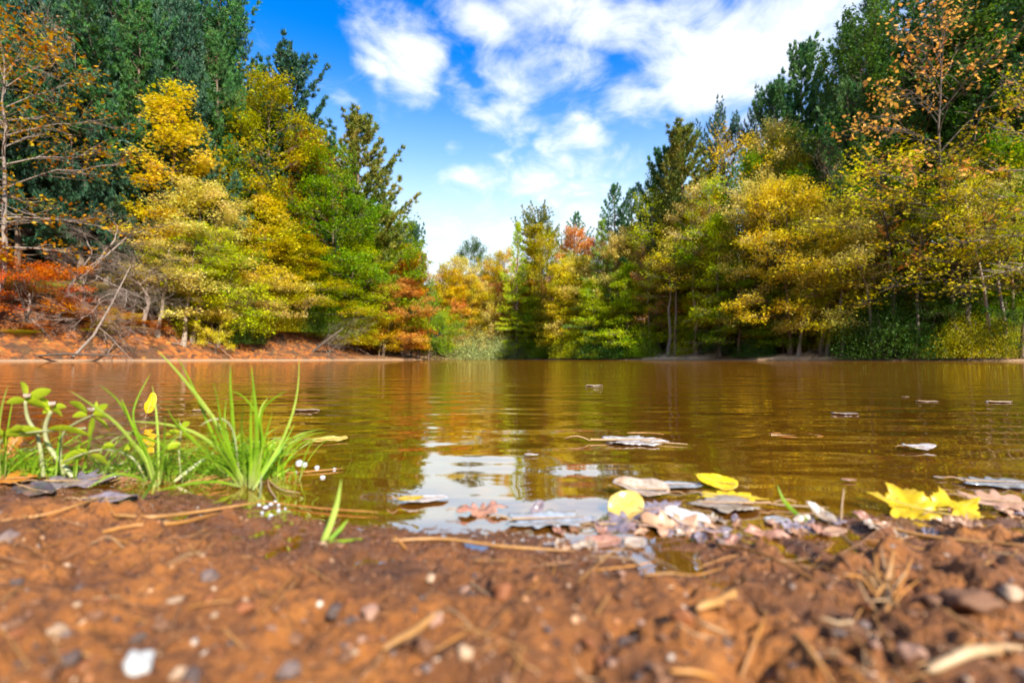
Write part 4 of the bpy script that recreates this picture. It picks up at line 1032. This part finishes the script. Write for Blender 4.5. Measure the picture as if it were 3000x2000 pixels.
fallen('oak', 1262, 1190, 190, 'skysheen', 'wet blue white leaf lying in the sky reflection', rz=6, z=FL, curl=.03)
fallen('oval', 1235, 1165, 50, 'lavender', 'small pinkish leaf standing on edge beside the wet blue one', rz=60, tilt=(35, 0), z=.006)
fallen('oak', 1105, 1168, 105, 'pink', 'ragged red brown leaf scrap in the middle of the sky reflection', rz=10, tilt=(6, 0), z=.004, wave=.2)
fallen('oval', 975, 1143, 110, 'white', 'white leaf with a yellow rim in the sky reflection', rz=12, z=FL, curl=.05)
fallen('oval', 943, 1141, 60, 'yellow', 'narrow yellow leaf peeping out left of the white one', rz=20, z=.0045, curl=.02)
fallen('oval', 1335, 1122, 150, 'orange', 'brown orange leaf sunk just under the surface left of the cream leaf', rz=0, z=-.004, curl=.02, stem=False)
fallen('maple', 1680, 1155, 190, 'cream', 'cream lobed leaf with torn edges floating below the yellow ones', rz=176, z=FL, curl=.06)
fallen('oval', 1560, 1112, 110, 'skysheen', 'narrow wet leaf shining between the cream and the yellow leaf', rz=3, z=FL, curl=.05)
fallen('oval', 1600, 1128, 230, 'olive', 'long olive leaf under water behind the cluster', rz=-8, z=-.003, curl=.02, stem=False)
fallen('oval', 1575, 1187, 105, 'white', 'white leaf lying at the front of the leaf cluster', rz=150, tilt=(22, 0), curl=.2, z=.006)
fallen('oak', 1515, 1165, 95, 'lavender', 'lavender grey leaf in the middle of the leaf cluster', rz=20, tilt=(12, 0), z=.005)
fallen('oak', 1545, 1215, 150, 'peach', 'broad peach oak leaf at the mud edge of the cluster', rz=-14, tilt=(14, 0), curl=.2, wave=.15)
fallen('oak', 1440, 1205, 150, 'lavender', 'wet lavender oak leaf left of the peach one', rz=12, tilt=(6, 0), wave=.12)
fallen('oval', 1385, 1250, 84, 'pink', 'pink brown leaf rolled up on the mud edge', rz=8, tilt=(18, 0), curl=.5)
fallen('round', 1458, 1252, 56, 'cream', 'small cream leaf lying right of the pink rolled one', rz=30, tilt=(12, 0), curl=.3)
fallen('oval', 1640, 1217, 80, 'lavender', 'small grey leaf right of the peach oak leaf', rz=-8, tilt=(10, 0))
fallen('oval', 1882, 1192, 70, 'cream', 'grey white leaf folded like a tent at the shore', rz=130, tilt=(34, 10), curl=.5, lift=.004)
fallen('oval', 1785, 1195, 60, 'skysheen', 'shiny wet leaf left of the tent shaped one', rz=5, tilt=(5, 0))
fallen('oak', 1830, 1215, 90, 'lavender', 'crumpled lavender leaf half in the mud', rz=25, tilt=(8, 0), wave=.2)
fallen('oak', 1760, 1228, 90, 'pink', 'crumpled pink leaf half in the mud left of the lavender one', rz=-25, tilt=(8, 0), wave=.2)
fallen('oval', 1920, 1222, 60, 'peach', 'small peach leaf at the start of the long straw', rz=15, tilt=(12, 0))
fallen('oval', 30, 1112, 100, 'orange', 'orange yellow leaf on the mud at the left edge', rz=5, tilt=(14, 0), lift=.004)
fallen('oak', 25, 1062, 70, 'orange', 'rusty orange leaf standing among the weeds at the left edge', rz=80, tilt=(60, 0), lift=.018, curl=.3)
fallen('oval', 80, 1135, 120, 'dark', 'black wet leaf below the orange yellow one', rz=-20, tilt=(8, 0), lift=.003)
fallen('oak', 180, 1112, 150, 'lavender', 'grey lavender wet leaf under the weeds', rz=10, tilt=(8, 0), lift=.003)
fallen('oval', 318, 1098, 90, 'pink', 'pinkish brown leaf tilted up in front of the loose grass', rz=50, tilt=(30, 10), lift=.006)
fallen('oval', 345, 965, 50, 'yellow', 'upright yellow leaf caught in the loose grass', rz=88, tilt=(72, 0), lift=.042, curl=.1)
fallen('oval', 250, 1150, 120, 'lavender', 'long grey leaf pressed in the mud of the spit', rz=10, tilt=(5, 0), lift=.002)
for X, Y, wd, mt, lb in ((1365, 884, 40, 'white', 'tiny white leaf floating far out in the middle'), (705, 940, 56, 'cream', 'thin pale leaf afloat just right of the tall grass'), (462, 940, 40, 'cream', 'thin pale leaf afloat behind the tall grass'),
                         (1212, 966, 46, 'orange', 'small orange leaf floating above the sky reflection'), (2130, 920, 50, 'cream', 'tiny cream leaf afloat far out on the right'), (2296, 921, 60, 'cream', 'tiny cream leaf afloat far out near the right edge'),
                         (1942, 948, 60, 'lavender', 'thin grey leaf floating on the dark water right of centre'), (1830, 1000, 130, 'orange', 'sunken golden leaf streak under the yellow reflection'), (2160, 1094, 30, 'cream', 'small cream scrap left of the pale wet leaf'),
                         (1220, 1042, 34, 'white', 'tiny white leaf right of the ripple bands'), (2080, 910, 16, 'cream', 'cream speck far out on the right'), (640, 1005, 30, 'pink', 'small pink scrap beside the grass stems'),
                         (1215, 992, 60, 'orange', 'small orange brown leaf just under the other orange one'), (1950, 1100, 34, 'pink', 'pink scrap left of the small cream one'), (1990, 1135, 60, 'orange', 'small orange leaf sunk before the big yellow leaf')):
    fallen('oval', X, Y, wd, mt, lb, rz=rng.uniform(-8, 8), z=FL if mt != 'orange' else -.002, curl=.05, stem=False)
for i in range(44):
    X = rng.uniform(1280, 1700) if i < 26 else rng.uniform(1750, 2352); Y = rng.uniform(1205, 1262) - (X - 1280) * .03
    mt = ('lavender', 'cream', 'pink', 'peach', 'brown')[i % 5]
    fallen('oak' if i % 2 else 'oval', X, Y, rng.uniform(28, 60), mt, 'small crumpled ' + {'lavender': 'grey', 'cream': 'cream', 'pink': 'pink brown', 'peach': 'peach', 'brown': 'dark brown'}[mt] + ' leaf scrap along the wet mud edge',
           tilt=(rng.uniform(0, 22), rng.uniform(-12, 12)), curl=rng.uniform(.1, .6), wave=.2, stem=False, group={'lavender': 'grey', 'cream': 'cream', 'pink': 'pink brown', 'peach': 'peach', 'brown': 'dark brown'}[mt] + ' leaf scraps along the wet edge')

# weeds: curved stems with rosettes of small leaves
def weed(stem_pts, wpx, leaves, label, bud=None):
    x, y = C5(*stem_pts[0]); g_ = spot(x, min(max(y, 1100), 1145)); d0 = g_[1]
    P = np.array(pts3(stem_pts, d0, d0 - .01)); b = P[0].copy()
    e = bpy.data.objects.new('weed_plant', None); COL.objects.link(e); e.location = b
    t = np.linspace(0, 1, len(P)); tt = np.linspace(0, 1, 16)
    Q = np.stack([np.interp(tt, t, P[:, k]) for k in range(3)], 1)
    for _ in range(3): Q[1:-1] = (Q[:-2] + 2 * Q[1:-1] + Q[2:]) / 4
    u_ = .3333 * K / FPX * d0
    mb = MB(); mb.tube(Q - b, np.linspace(wpx * .5, wpx * .36, 16) * u_, 7); obj('stem', mb.mesh('stem'), GM['weedstem'], e)
    for (ax, ay), (bx, by), wl in leaves:
        wl *= 1.3; bx = ax + (bx - ax) * 1.15; by = ay + (by - ay) * 1.15
        A = at(*C5(ax, ay), d0 - .01) - b; B = at(*C5(bx, by), d0 - .01 + rng.uniform(-.008, .008)) - b
        k = np.linspace(0, 1, 9); c = A + (B - A) * k[:, None] + np.array([0, 0, 1]) * (np.sin(k * 3.14) * .0015)[:, None]
        wv_ = wl * u_ * np.sin(np.clip(k * .94 + .05, 0, 1) * 3.14) ** .8 * .5
        d = unit(B - A); sd2 = unit(np.cross(d, np.array([.2, 1, .3]))); up_ = np.cross(sd2, d)
        v = np.stack([c - sd2 * wv_[:, None] + up_ * wv_[:, None] * .35, c, c + sd2 * wv_[:, None] + up_ * wv_[:, None] * .35], 1).reshape(-1, 3)
        i = np.arange(8)[:, None] * 3; q = np.concatenate([np.concatenate([i, i + 1, i + 4, i + 3], 1), np.concatenate([i + 1, i + 2, i + 5, i + 4], 1)])
        m2 = MB(); m2.raw(v, q); obj('leaf', m2.mesh('leaf'), GM['weedleaf'], e)
    if bud:
        B = at(*C5(*bud), d0 - .012) - b; m3 = MB()
        for k in range(9):
            az = k * 2.4; r = .0022 * math.sqrt(k / 9) ; o_ = B + np.array([math.cos(az) * r, math.sin(az) * r - .001, .001])
            m3.tube([o_, o_ + np.array([math.cos(az) * .001, math.sin(az) * .001, .0035])], [.0011, .0007], 5)
        obj('flower_bud', m3.mesh('flower_bud'), FM['cream'], e)
    return tag(e, label, 'weed')
weed([(500, 930), (380, 790), (315, 690), (305, 580), (350, 480)], 34, [((350, 460), (215, 430), 40), ((350, 460), (280, 400), 36), ((360, 460), (445, 450), 34), ((360, 470), (420, 510), 30), ((345, 465), (300, 490), 28)], 'weed with a thick pale curved stem and a cream bud', (362, 440))
weed([(300, 930), (270, 640), (200, 560), (178, 480), (175, 410)], 26, [((175, 395), (145, 290), 52), ((180, 395), (330, 340), 50), ((170, 405), (55, 420), 40), ((180, 410), (300, 445), 40), ((178, 400), (240, 420), 40)], 'weed with four upright yellow green leaves at the far left', (190, 385))
weed([(440, 930), (400, 700), (450, 600), (560, 540), (640, 505)], 20, [((600, 490), (490, 425), 46), ((600, 505), (510, 515), 34), ((640, 500), (730, 440), 36), ((650, 505), (740, 520), 30), ((640, 520), (610, 640), 34), ((650, 520), (740, 600), 28), ((640, 490), (660, 420), 30)], 'weed with a spray of narrow leaves leaning right', (630, 480))
weed([(-40, 930), (-30, 760), (0, 660), (130, 630), (300, 615), (480, 600), (590, 595)], 18, [((0, 640), (270, 620), 62), ((330, 600), (520, 610), 34), ((430, 605), (590, 640), 36), ((0, 600), (30, 720), 34), ((60, 620), (150, 590), 30)], 'creeping weed with a broad yellow leaf lying across the left edge')
weed([(1000, 960), (940, 800), (820, 750), (700, 735), (560, 770), (440, 830)], 18, [((600, 750), (440, 830), 60), ((700, 735), (780, 715), 34), ((620, 780), (730, 840), 44), ((850, 760), (920, 700), 28)], 'creeping pale weed stem with an oval leaf between the tufts')
weed([(1250, 960), (1230, 760), (1250, 600), (1240, 560)], 14, [((1240, 620), (1150, 640), 30), ((1240, 600), (1300, 560), 30), ((1240, 640), (1340, 680), 32), ((1245, 700), (1150, 740), 34), ((1240, 570), (1215, 540), 22)], 'small leafy weed between the two grass tufts')
# low mat of leaves under the grass: nobody could count it
mb = MB()
for i in range(700):
    x = rng.uniform(-60, 1560); y = rng.uniform(820, 960) if x > 300 else rng.uniform(840, 930)
    X, Y = C5(x, y); p = spot(X, max(Y, 1096)); p = p + np.array([0, 0, abs(rng.normal(0, .010)) + .001])
    a = rng.random() * 6.28; l = rng.uniform(.004, .011)
    d = np.array([math.cos(a), math.sin(a), rng.uniform(-.1, .8)]); d /= np.linalg.norm(d)
    k = np.linspace(0, 1, 6); c = p + d * l * k[:, None]; sd2 = unit(np.cross(d, np.array([0, 0, 1.0]) + rng.normal(0, .3, 3)))
    wv_ = l * .24 * np.sin(k * .96 * 3.1416 + .03)
    v = np.stack([c - sd2 * wv_[:, None], c + np.array([0, 0, -.0006]), c + sd2 * wv_[:, None]], 1).reshape(-1, 3)
    i_ = np.arange(5)[:, None] * 3; q = np.concatenate([np.concatenate([i_, i_ + 1, i_ + 4, i_ + 3], 1), np.concatenate([i_ + 1, i_ + 2, i_ + 5, i_ + 4], 1)])
    mb.raw(v, q)
tag(obj('ground_cover', mb.mesh('ground_cover'), GM['grass']), 'low mat of small green leaves under the grass tufts', 'ground cover', kind='stuff')

# ------------------------------------------------------------------ straw, needles and chips on the mud
def straw(pts, wpx, mt, label, group=None, cat='straw', name='straw', lift=.002, flat=False, ends=None):
    P = []
    for k, (X, Y) in enumerate(pts):
        p = spot(X, Y); p[2] = max(p[2], .0) + lift + (ends[k] if ends else 0); P.append(p)
    P = np.array(P); t = np.linspace(0, 1, len(P)); tt = np.linspace(0, 1, 12)
    Q = np.stack([np.interp(tt, t, P[:, k]) for k in range(3)], 1)
    if not ends and P[:, 2].max() > lift + .001:
        ga = near_z(Q[:, 0], Q[:, 1]); Q[:, 2] += np.clip((ga - Q[:, 2]).max(), 0, .003) * .6
    Q[1:-1] = (Q[:-2] + 2 * Q[1:-1] + Q[2:]) / 4
    o0 = Q[0].copy(); r = wpx * .36 * K / FPX * float(np.mean(Q[:, 1]))
    mb = MB(); mb.tube(Q - o0, r * np.clip(np.minimum(tt * 8 + .5, (1 - tt) * 4 + .25), 0, 1), 6)
    if flat:
        for a in mb.v: a[:, 2] *= 1
    o = obj(name, mb.mesh(name), ST[mt]); o.location = o0
    return tag(o, label, cat, group)
straw([(900, 1244), (1020, 1238), (1150, 1254), (1320, 1270)], 11, 'tan', 'thick tan straw lying along the water edge in the centre')
straw([(262, 1187), (340, 1192), (440, 1186), (600, 1158)], 11, 'tan', 'long orange tan straw pointing at the foot of the tall grass')
straw([(160, 1240), (300, 1226), (420, 1206), (520, 1180)], 12, 'orange', 'long orange straw parallel to the tan one on the left')
straw([(0, 1200), (100, 1196), (190, 1170), (245, 1145)], 8, 'tan', 'pale straw on the mud below the weeds')
straw([(590, 1152), (700, 1168), (800, 1176), (870, 1180)], 6, 'orange', 'thin needle lying in the water from the foot of the tall grass')
straw([(620, 1090), (700, 1086), (790, 1078)], 4, 'orange', 'thin golden needle afloat right of the tall grass')
straw([(608, 1088), (620, 1110), (650, 1130), (690, 1135)], 5, 'pale', 'pale root hair curling down from the tall grass')
straw([(612, 1090), (618, 1125), (636, 1150)], 6, 'pale', 'short pale root at the foot of the tall grass')
straw([(1640, 1250), (1740, 1275), (1850, 1330), (1950, 1388)], 9, 'orange', 'long orange straw running down the mud on the right')
straw([(1975, 1212), (2100, 1232), (2220, 1246), (2352, 1262)], 12, 'tan', 'long thick straw below the big yellow maple leaf')
straw([(1738, 1392), (1800, 1450), (1860, 1510), (1915, 1575)], 17, 'tan', 'broad blurred straw slanting to the bottom edge right of centre')
straw([(1700, 1580), (1740, 1500), (1760, 1440)], 12, 'orange', 'blurred orange straw standing left of the broad one')
straw([(2130, 1545), (2230, 1528), (2352, 1500)], 34, 'pale', 'thick pale stick in the lower right corner', cat='stick', name='stick')
straw([(2170, 1420), (2260, 1470), (2340, 1520)], 11, 'tan', 'straw pointing at the pale stick in the corner')
straw([(905, 1238), (935, 1262)], 9, 'orange', 'short orange stub at the water edge left of the thick straw')
straw([(1700, 1155), (1800, 1166), (1905, 1172)], 7, 'pale', 'pale stalk stretching right from the cream lobed leaf', lift=.003)
straw([(1470, 1015), (1530, 1020), (1580, 1023)], 5, 'pale', 'pale stalk of debris touching the lone white leaf', lift=.003)
straw([(1440, 1000), (1490, 1000), (1525, 1004)], 4, 'tan', 'thin stem lying over the lone white leaf', lift=.006)
straw([(1932, 1200), (1935, 1175), (1940, 1160)], 5, 'pale', 'tiny pale twig standing at the shore', ends=[0, .008, .016])
straw([(1480, 1330), (1540, 1326), (1590, 1332)], 8, 'tan', 'short tan straw on the mud right of centre')
straw([(1540, 1560), (1590, 1555), (1650, 1568)], 16, 'orange', 'blurred orange straw at the bottom edge')
for i in range(18):
    a = rng.uniform(-1.3, 1.0); l = rng.uniform(60, 130); x0, y0 = 2035 + rng.normal(0, 14), 1400 + rng.normal(0, 14)
    straw([(x0, y0), (x0 + l * .5 * math.sin(a), y0 - l * .5 * math.cos(a) * .9), (x0 + l * math.sin(a), y0 - l * math.cos(a) * .9)], rng.uniform(5, 9), ('tan', 'orange', 'pale')[i % 3],
          'dry needle of the fan shaped bundle on the right side mud', 'needles of the fan shaped bundle', 'pine needle', 'pine_needle', ends=[.001, .006, .008])
for i in range(150):
    if i < 34: X = rng.uniform(-20, 620); Y = rng.uniform(1150, 1300); an = rng.normal(-.15, .25)
    elif i < 70: X = rng.uniform(1300, 2352); Y = rng.uniform(1235, 1330); an = rng.normal(.2, .5)
    elif i < 95: X = rng.uniform(1850, 2352); Y = rng.uniform(1300, 1568); an = rng.normal(.6, .6)
    else: X = rng.uniform(0, 2000); Y = rng.uniform(1270, 1560); an = rng.normal(0, .8)
    l = rng.uniform(50, 170) * (.6 + (Y - 1150) / 500); bn = rng.normal(0, 4)
    ar = 'the left spit' if i < 34 else ('the right shore' if i < 70 else ('the lower right mud' if i < 95 else 'the open mud'))
    mt = ('tan', 'orange', 'pale', 'brown')[int(rng.integers(0, 4))]
    straw([(X - l / 2 * math.cos(an), Y - l / 2 * math.sin(an)), (X, Y + bn), (X + l / 2 * math.cos(an), Y + l / 2 * math.sin(an))], rng.uniform(2.6, 5) * (.7 + (Y - 1150) / 420), mt,
          {'tan': 'tan', 'orange': 'orange', 'pale': 'pale', 'brown': 'brown'}[mt] + ' dry pine needle lying on ' + ar, mt + ' dry needles on ' + ar, 'pine needle', 'pine_needle', lift=.001)
# ---- chips
def chip(X0, Y0, X1, Y1, wpx, mt, label):
    a, b = spot(X0, Y0), spot(X1, Y1); c = (a + b) / 2; d = b - a; l = np.linalg.norm(d); d = d / l; s_ = unit(np.cross(d, [0, 0, 1.0])); up_ = np.cross(s_, d)
    wd = wpx * K / FPX * c[1]; k = np.linspace(-.5, .5, 9); rg = np.random.default_rng(int(X0))
    wv_ = wd * .5 * (1 - np.abs(k * 2) ** 3 * .75) * (1 + rg.normal(0, .12, 9)); th = wd * .18
    rows = []
    for j in range(9):
        o_ = d * l * k[j] + up_ * (.003 + .0006 * math.sin(j))
        rows.append([o_ - s_ * wv_[j], o_ + up_ * th * 1.2, o_ + s_ * wv_[j], o_ - up_ * th])
    v = np.array(rows).reshape(-1, 3); q = [[j * 4 + m_, j * 4 + (m_ + 1) % 4, j * 4 + 4 + (m_ + 1) % 4, j * 4 + 4 + m_] for j in range(8) for m_ in range(4)] + [[0, 3, 2, 1], [32, 33, 34, 35]]
    mb = MB(); mb.raw(v, np.array(q)); o = obj('bark_chip', mb.mesh('bark_chip', False), ST[mt]); o.location = c; return tag(o, label, 'bark chip')
chip(880, 1508, 1008, 1418, 28, 'tan', 'long tan bark chip lying on the mud left of the bottom centre')
chip(1600, 1420, 1690, 1375, 40, 'tan', 'curled tan bark chip on the mud right of centre')
chip(830, 1568, 880, 1520, 16, 'brown', 'small brown chip continuing the long tan one')
chip(1880, 1440, 1960, 1470, 20, 'pale', 'pale chip left of the lower right corner')

# ------------------------------------------------------------------ stones
def stone_mesh(sd_):
    import bmesh
    bm = bmesh.new(); bmesh.ops.create_icosphere(bm, subdivisions=3, radius=1)
    rg = np.random.default_rng(sd_); ax = rg.normal(0, 1, (7, 3)); am = rg.uniform(.04, .15, 7); ph = rg.random(7) * 6
    pl_n = unit(rg.normal(0, 1, (5, 3))); pl_d = rg.uniform(.62, .9, 5)
    for v in bm.verts:
        c = np.array(v.co); c = c * (1 + sum(am[k] * math.sin(float(c @ ax[k]) * 2.2 + ph[k]) for k in range(7)))
        for k in range(5):
            dd = float(c @ pl_n[k]) - pl_d[k]
            if dd > 0: c = c - pl_n[k] * dd * .8
        v.co = c * np.array([1, .82, .55])
    for f_ in bm.faces: f_.smooth = True
    me = bpy.data.meshes.new('pebble'); bm.to_mesh(me); bm.free(); return me
STM = [stone_mesh(s) for s in range(9)]
def stone(X, Y, wpx, mt, label, group=None, cat='pebble', name='pebble', sink=.25):
    p = spot(X, Y); r = wpx * .5 * K / FPX * p[1]
    o = obj(name, STM[int(rng.integers(0, 9))], PM[mt]); o.location = (p[0], p[1], p[2] + r * .55 * (1 - 2 * sink)); o.scale = (r, r, r * rng.uniform(.8, 1.3))
    o.rotation_euler = (rng.normal(0, .2), rng.normal(0, .2), rng.random() * 6.28); return tag(o, label, cat, group)
for X, Y, wd, mt, lb in ((315, 1532, 86, 'white', 'white oval pebble near the lower left corner'), (481, 1382, 36, 'rust', 'orange pebble on the left mud'), (775, 1378, 62, 'dark', 'black clod with a lit top left of centre'),
                         (560, 1402, 60, 'rust', 'rusty clod left of the black one'), (988, 1350, 36, 'cream', 'small cream pebble left of centre'), (1150, 1372, 66, 'rust', 'reddish brown clod in the middle of the mud'),
                         (1068, 1358, 34, 'pink', 'pinkish pebble left of the reddish clod'), (2228, 1405, 125, 'brown', 'large rounded brown stone at the right edge'), (850, 1412, 62, 'pink', 'flat pink grey pebble above the bark chip'),
                         (392, 1388, 46, 'cream', 'flat cream pebble on the left mud'), (480, 1332, 50, 'grey', 'grey flat pebble on the left mud'), (2325, 1366, 66, 'cream', 'flat cream pebble at the right edge'), (160, 1508, 56, 'dark', 'dark pebble at the lower left'),
                         (415, 1562, 50, 'cream', 'tan pebble right of the white oval one'), (135, 1450, 50, 'cream', 'blurred cream pebble at the left'), (205, 1540, 60, 'rust', 'orange pebble left of the white oval one'), (900, 1452, 30, 'cream', 'tiny cream pebble above the bark chip'),
                         (665, 1565, 70, 'grey', 'grey stone at the bottom edge left of the chip'), (1390, 1498, 50, 'rust', 'amber pebble below the centre'), (1570, 1432, 60, 'rust', 'red brown clod right of centre'), (1985, 1440, 40, 'grey', 'grey pebble below the needle fan'),
                         (2100, 1290, 40, 'grey', 'small grey pebble below the long thick straw'), (320, 1465, 50, 'dark', 'dark clod in the left foreground'), (1440, 1460, 60, 'dark', 'black clod right of the amber pebble'), (2100, 1510, 80, 'pink', 'flat pinkish stone near the pale stick'),
                         (20, 1250, 50, 'grey', 'grey pebble at the left edge of the mud'), (2080, 1330, 30, 'rust', 'orange pebble right of the needle fan')):
    stone(X, Y, wd * .88, mt, lb)
FEAT = [(np.array(o.location)[:2], o['label']) for o in COL.objects if o.get('label') and not o.get('group') and o.location.y < 1.2 and o.get('category') in ('pebble', 'straw', 'bark chip', 'stick', 'leaf', 'grass blade', 'grass tuft')]
def near_thing(p, ds):
    fs = sorted(FEAT, key=lambda h: np.hypot(*(h[0] - p[:2])))[:5]
    for wd_ in ('beside', 'near'):
        for q_, l in fs[:3 if wd_ == 'beside' else 5]:
            if np.hypot(*(q_ - p[:2])) > .06: continue
            t_ = ds + ' ' + wd_ + ' the ' + l
            if len(t_.split()) > 16: continue
            if t_ not in used: used.add(t_); return t_
names = {'rust': 'rusty orange', 'brown': 'brown', 'dark': 'dark', 'cream': 'cream', 'grey': 'grey', 'pink': 'pinkish'}
for i in range(230):
    X = rng.uniform(-30, 2390); Y = 1240 + 335 * rng.random() ** .8
    mt = ('rust', 'brown', 'brown', 'dark', 'cream', 'brown', 'pink', 'brown', 'rust', 'dark', 'brown', 'grey', 'brown', 'rust', 'brown', 'dark')[int(rng.integers(0, 16))]
    wm = float(rng.gamma(1.6, 1.0)) * .0008 + .0011
    p = on(X, Y, .01); wpx = wm * 2 / (K / FPX * p[1]) 
    zn = 'left' if X < 780 else ('middle' if X < 1570 else 'right')
    stone(X, Y, min(wpx, 55), mt, near_thing(p, names[mt] + ' pebble') or 'small ' + names[mt] + ' pebble in the ' + zn + ' part of the mud', names[mt] + ' pebbles in the ' + zn + ' mud', sink=.15)
# fine grit, far too much to count
mb = MB(); ico = np.array([(0, 0, 1), (.9, 0, .1), (-.3, .85, .1), (-.4, -.8, 0), (.2, .1, -.8)])
tf = np.array([[0, 1, 2], [0, 2, 3], [0, 3, 1], [4, 2, 1], [4, 3, 2], [4, 1, 3]])
N = 9000; xs_ = rng.normal(0, .34, N); yq = .12 + .34 * rng.random(N)
zq = near_z(xs_, yq)
for i in range(N):
    if zq[i] < -.004: continue
    r = .0005 + .0011 * rng.random() ** 2.5; a = rng.random() * 6.28
    c, s_ = math.cos(a), math.sin(a)
    mb.raw((ico * rng.uniform(.7, 1.2, (5, 3))) @ np.array([[c, s_, 0], [-s_, c, 0], [0, 0, .8]]) * r + np.array([xs_[i], yq[i], zq[i] + r * .3]), None, tf, rng.random())
def grit_mat():
    m, t = material('grit')
    a = t.n('ShaderNodeAttribute', attribute_name='tint').outputs['Fac']
    c = t.ramp(a, [(0, (.03, .014, .006)), (.35, (.12, .04, .010)), (.7, (.24, .085, .02)), (.92, (.30, .14, .06)), (.99, (.45, .32, .2))])
    d = t.n('ShaderNodeBsdfPrincipled', {'Base Color': c, 'Roughness': .6}); t.n('ShaderNodeOutputMaterial', {'Surface': d.outputs[0]}); return m
tag(obj('gravel', mb.mesh('gravel', False), grit_mat()), 'fine grit scattered over the brown mud', 'gravel', kind='stuff')
# bubbles
def bub_mat():
    m, t = material('bubble')
    d = t.n('ShaderNodeBsdfPrincipled', {'Base Color': (.80, .84, .92, 1), 'Roughness': .08, 'Transmission Weight': .5, 'IOR': 1.2}); t.n('ShaderNodeOutputMaterial', {'Surface': d.outputs[0]}); return m
BM = bub_mat()
import bmesh
bm = bmesh.new(); bmesh.ops.create_uvsphere(bm, u_segments=16, v_segments=10, radius=1)
for f_ in bm.faces: f_.smooth = True
bmesh.ops.delete(bm, geom=[v for v in bm.verts if v.co.z < -.15], context='VERTS'); bme = bpy.data.meshes.new('bubble'); bm.to_mesh(bme); bm.free()
for i, (X, Y, wd) in enumerate([(687, 1062, 16), (700, 1066, 12), (728, 1073, 11), (768, 1077, 8), (741, 1096, 12), (680, 1084, 7), (622, 1158, 10), (610, 1166, 12), (640, 1172, 9), (602, 1178, 8), (632, 1152, 8), (622, 1184, 10), (640, 1160, 8), (616, 1192, 9), (655, 1168, 6), (1135, 1247, 8), (595, 1160, 9)]):
    p = on(X, Y, 0); r = wd * .5 * K / FPX * p[1]; o = obj('bubble', bme, BM); o.location = (p[0], p[1], max(0, gz(p[0], p[1])) + .0003); o.scale = (r, r, r * .8)
    a = i < 6
    tag(o, 'round bubble floating on the water right of the tall grass' if a else 'foam bubble in the puddle at the foot of the tall grass', 'bubble', 'bubbles floating right of the grass' if a else 'foam bubbles at the foot of the grass')

# every needle and scrap that has a landmark close by is named by it
for o in COL.objects:
    if o.name.startswith('pine_needle') or ('scrap' in o.get('label', '') and o.get('group')):
        w_ = o['label'].split()
        ds = w_[0] + ' pine needle' if o.name.startswith('pine_needle') else ' '.join(w_[2:w_.index('leaf')]) + ' leaf scrap'
        if ds.startswith('dry'): continue
        l_ = near_thing(np.array(o.location), ds)
        if l_: o['label'] = l_

sm_ = []
for i in range(30):
    X = rng.uniform(0, 960) if i < 18 else rng.uniform(1300, 2352); d = shore_d(X) * .985 + .6; w_ = rng.uniform(25, 90); up_ = rng.uniform(2, 26) * rng.choice([1, 1, -1])
    a, b, c = at(X - w_ / 2, 821, d), at(X, 821, d + .2), at(X + w_ / 2, 821, d + rng.uniform(-.4, .6))
    z0 = max(ground_at(a[0], a[1]), 0); a[2] = z0 + (.05 if up_ > 0 else .05 - up_ * .03); c[2] = max(ground_at(c[0], c[1]), 0) + (.05 + max(up_, 0) * .035); b[2] = (a[2] + c[2]) / 2 + rng.uniform(0, .2)
    mb = MB(); r = rng.uniform(.02, .05); mb.tube([np.zeros(3), b - a, c - a], [r, r * .8, r * .3], 6)
    for k in range(3):
        f_ = rng.uniform(.3, .9); q0 = (c - a) * f_; e_ = q0 + np.array([rng.normal(0, .4), rng.normal(0, .2), rng.uniform(.2, .8)]); mb.tube([q0, (q0 + e_) / 2 + rng.normal(0, .05, 3), e_], [r * .5, r * .35, .006], 4)
    o = obj('dead_branch', mb.mesh('dead_branch'), BK[('grey', 'dark', 'twig')[i % 3]]); o.location = a
    cl = ('grey', 'dark', 'brown')[i % 3]
    tag(o, near_label(a, cl + ' dead stick').replace(' behind ', ' below ') , 'stick', 'dead sticks along the far waterline')
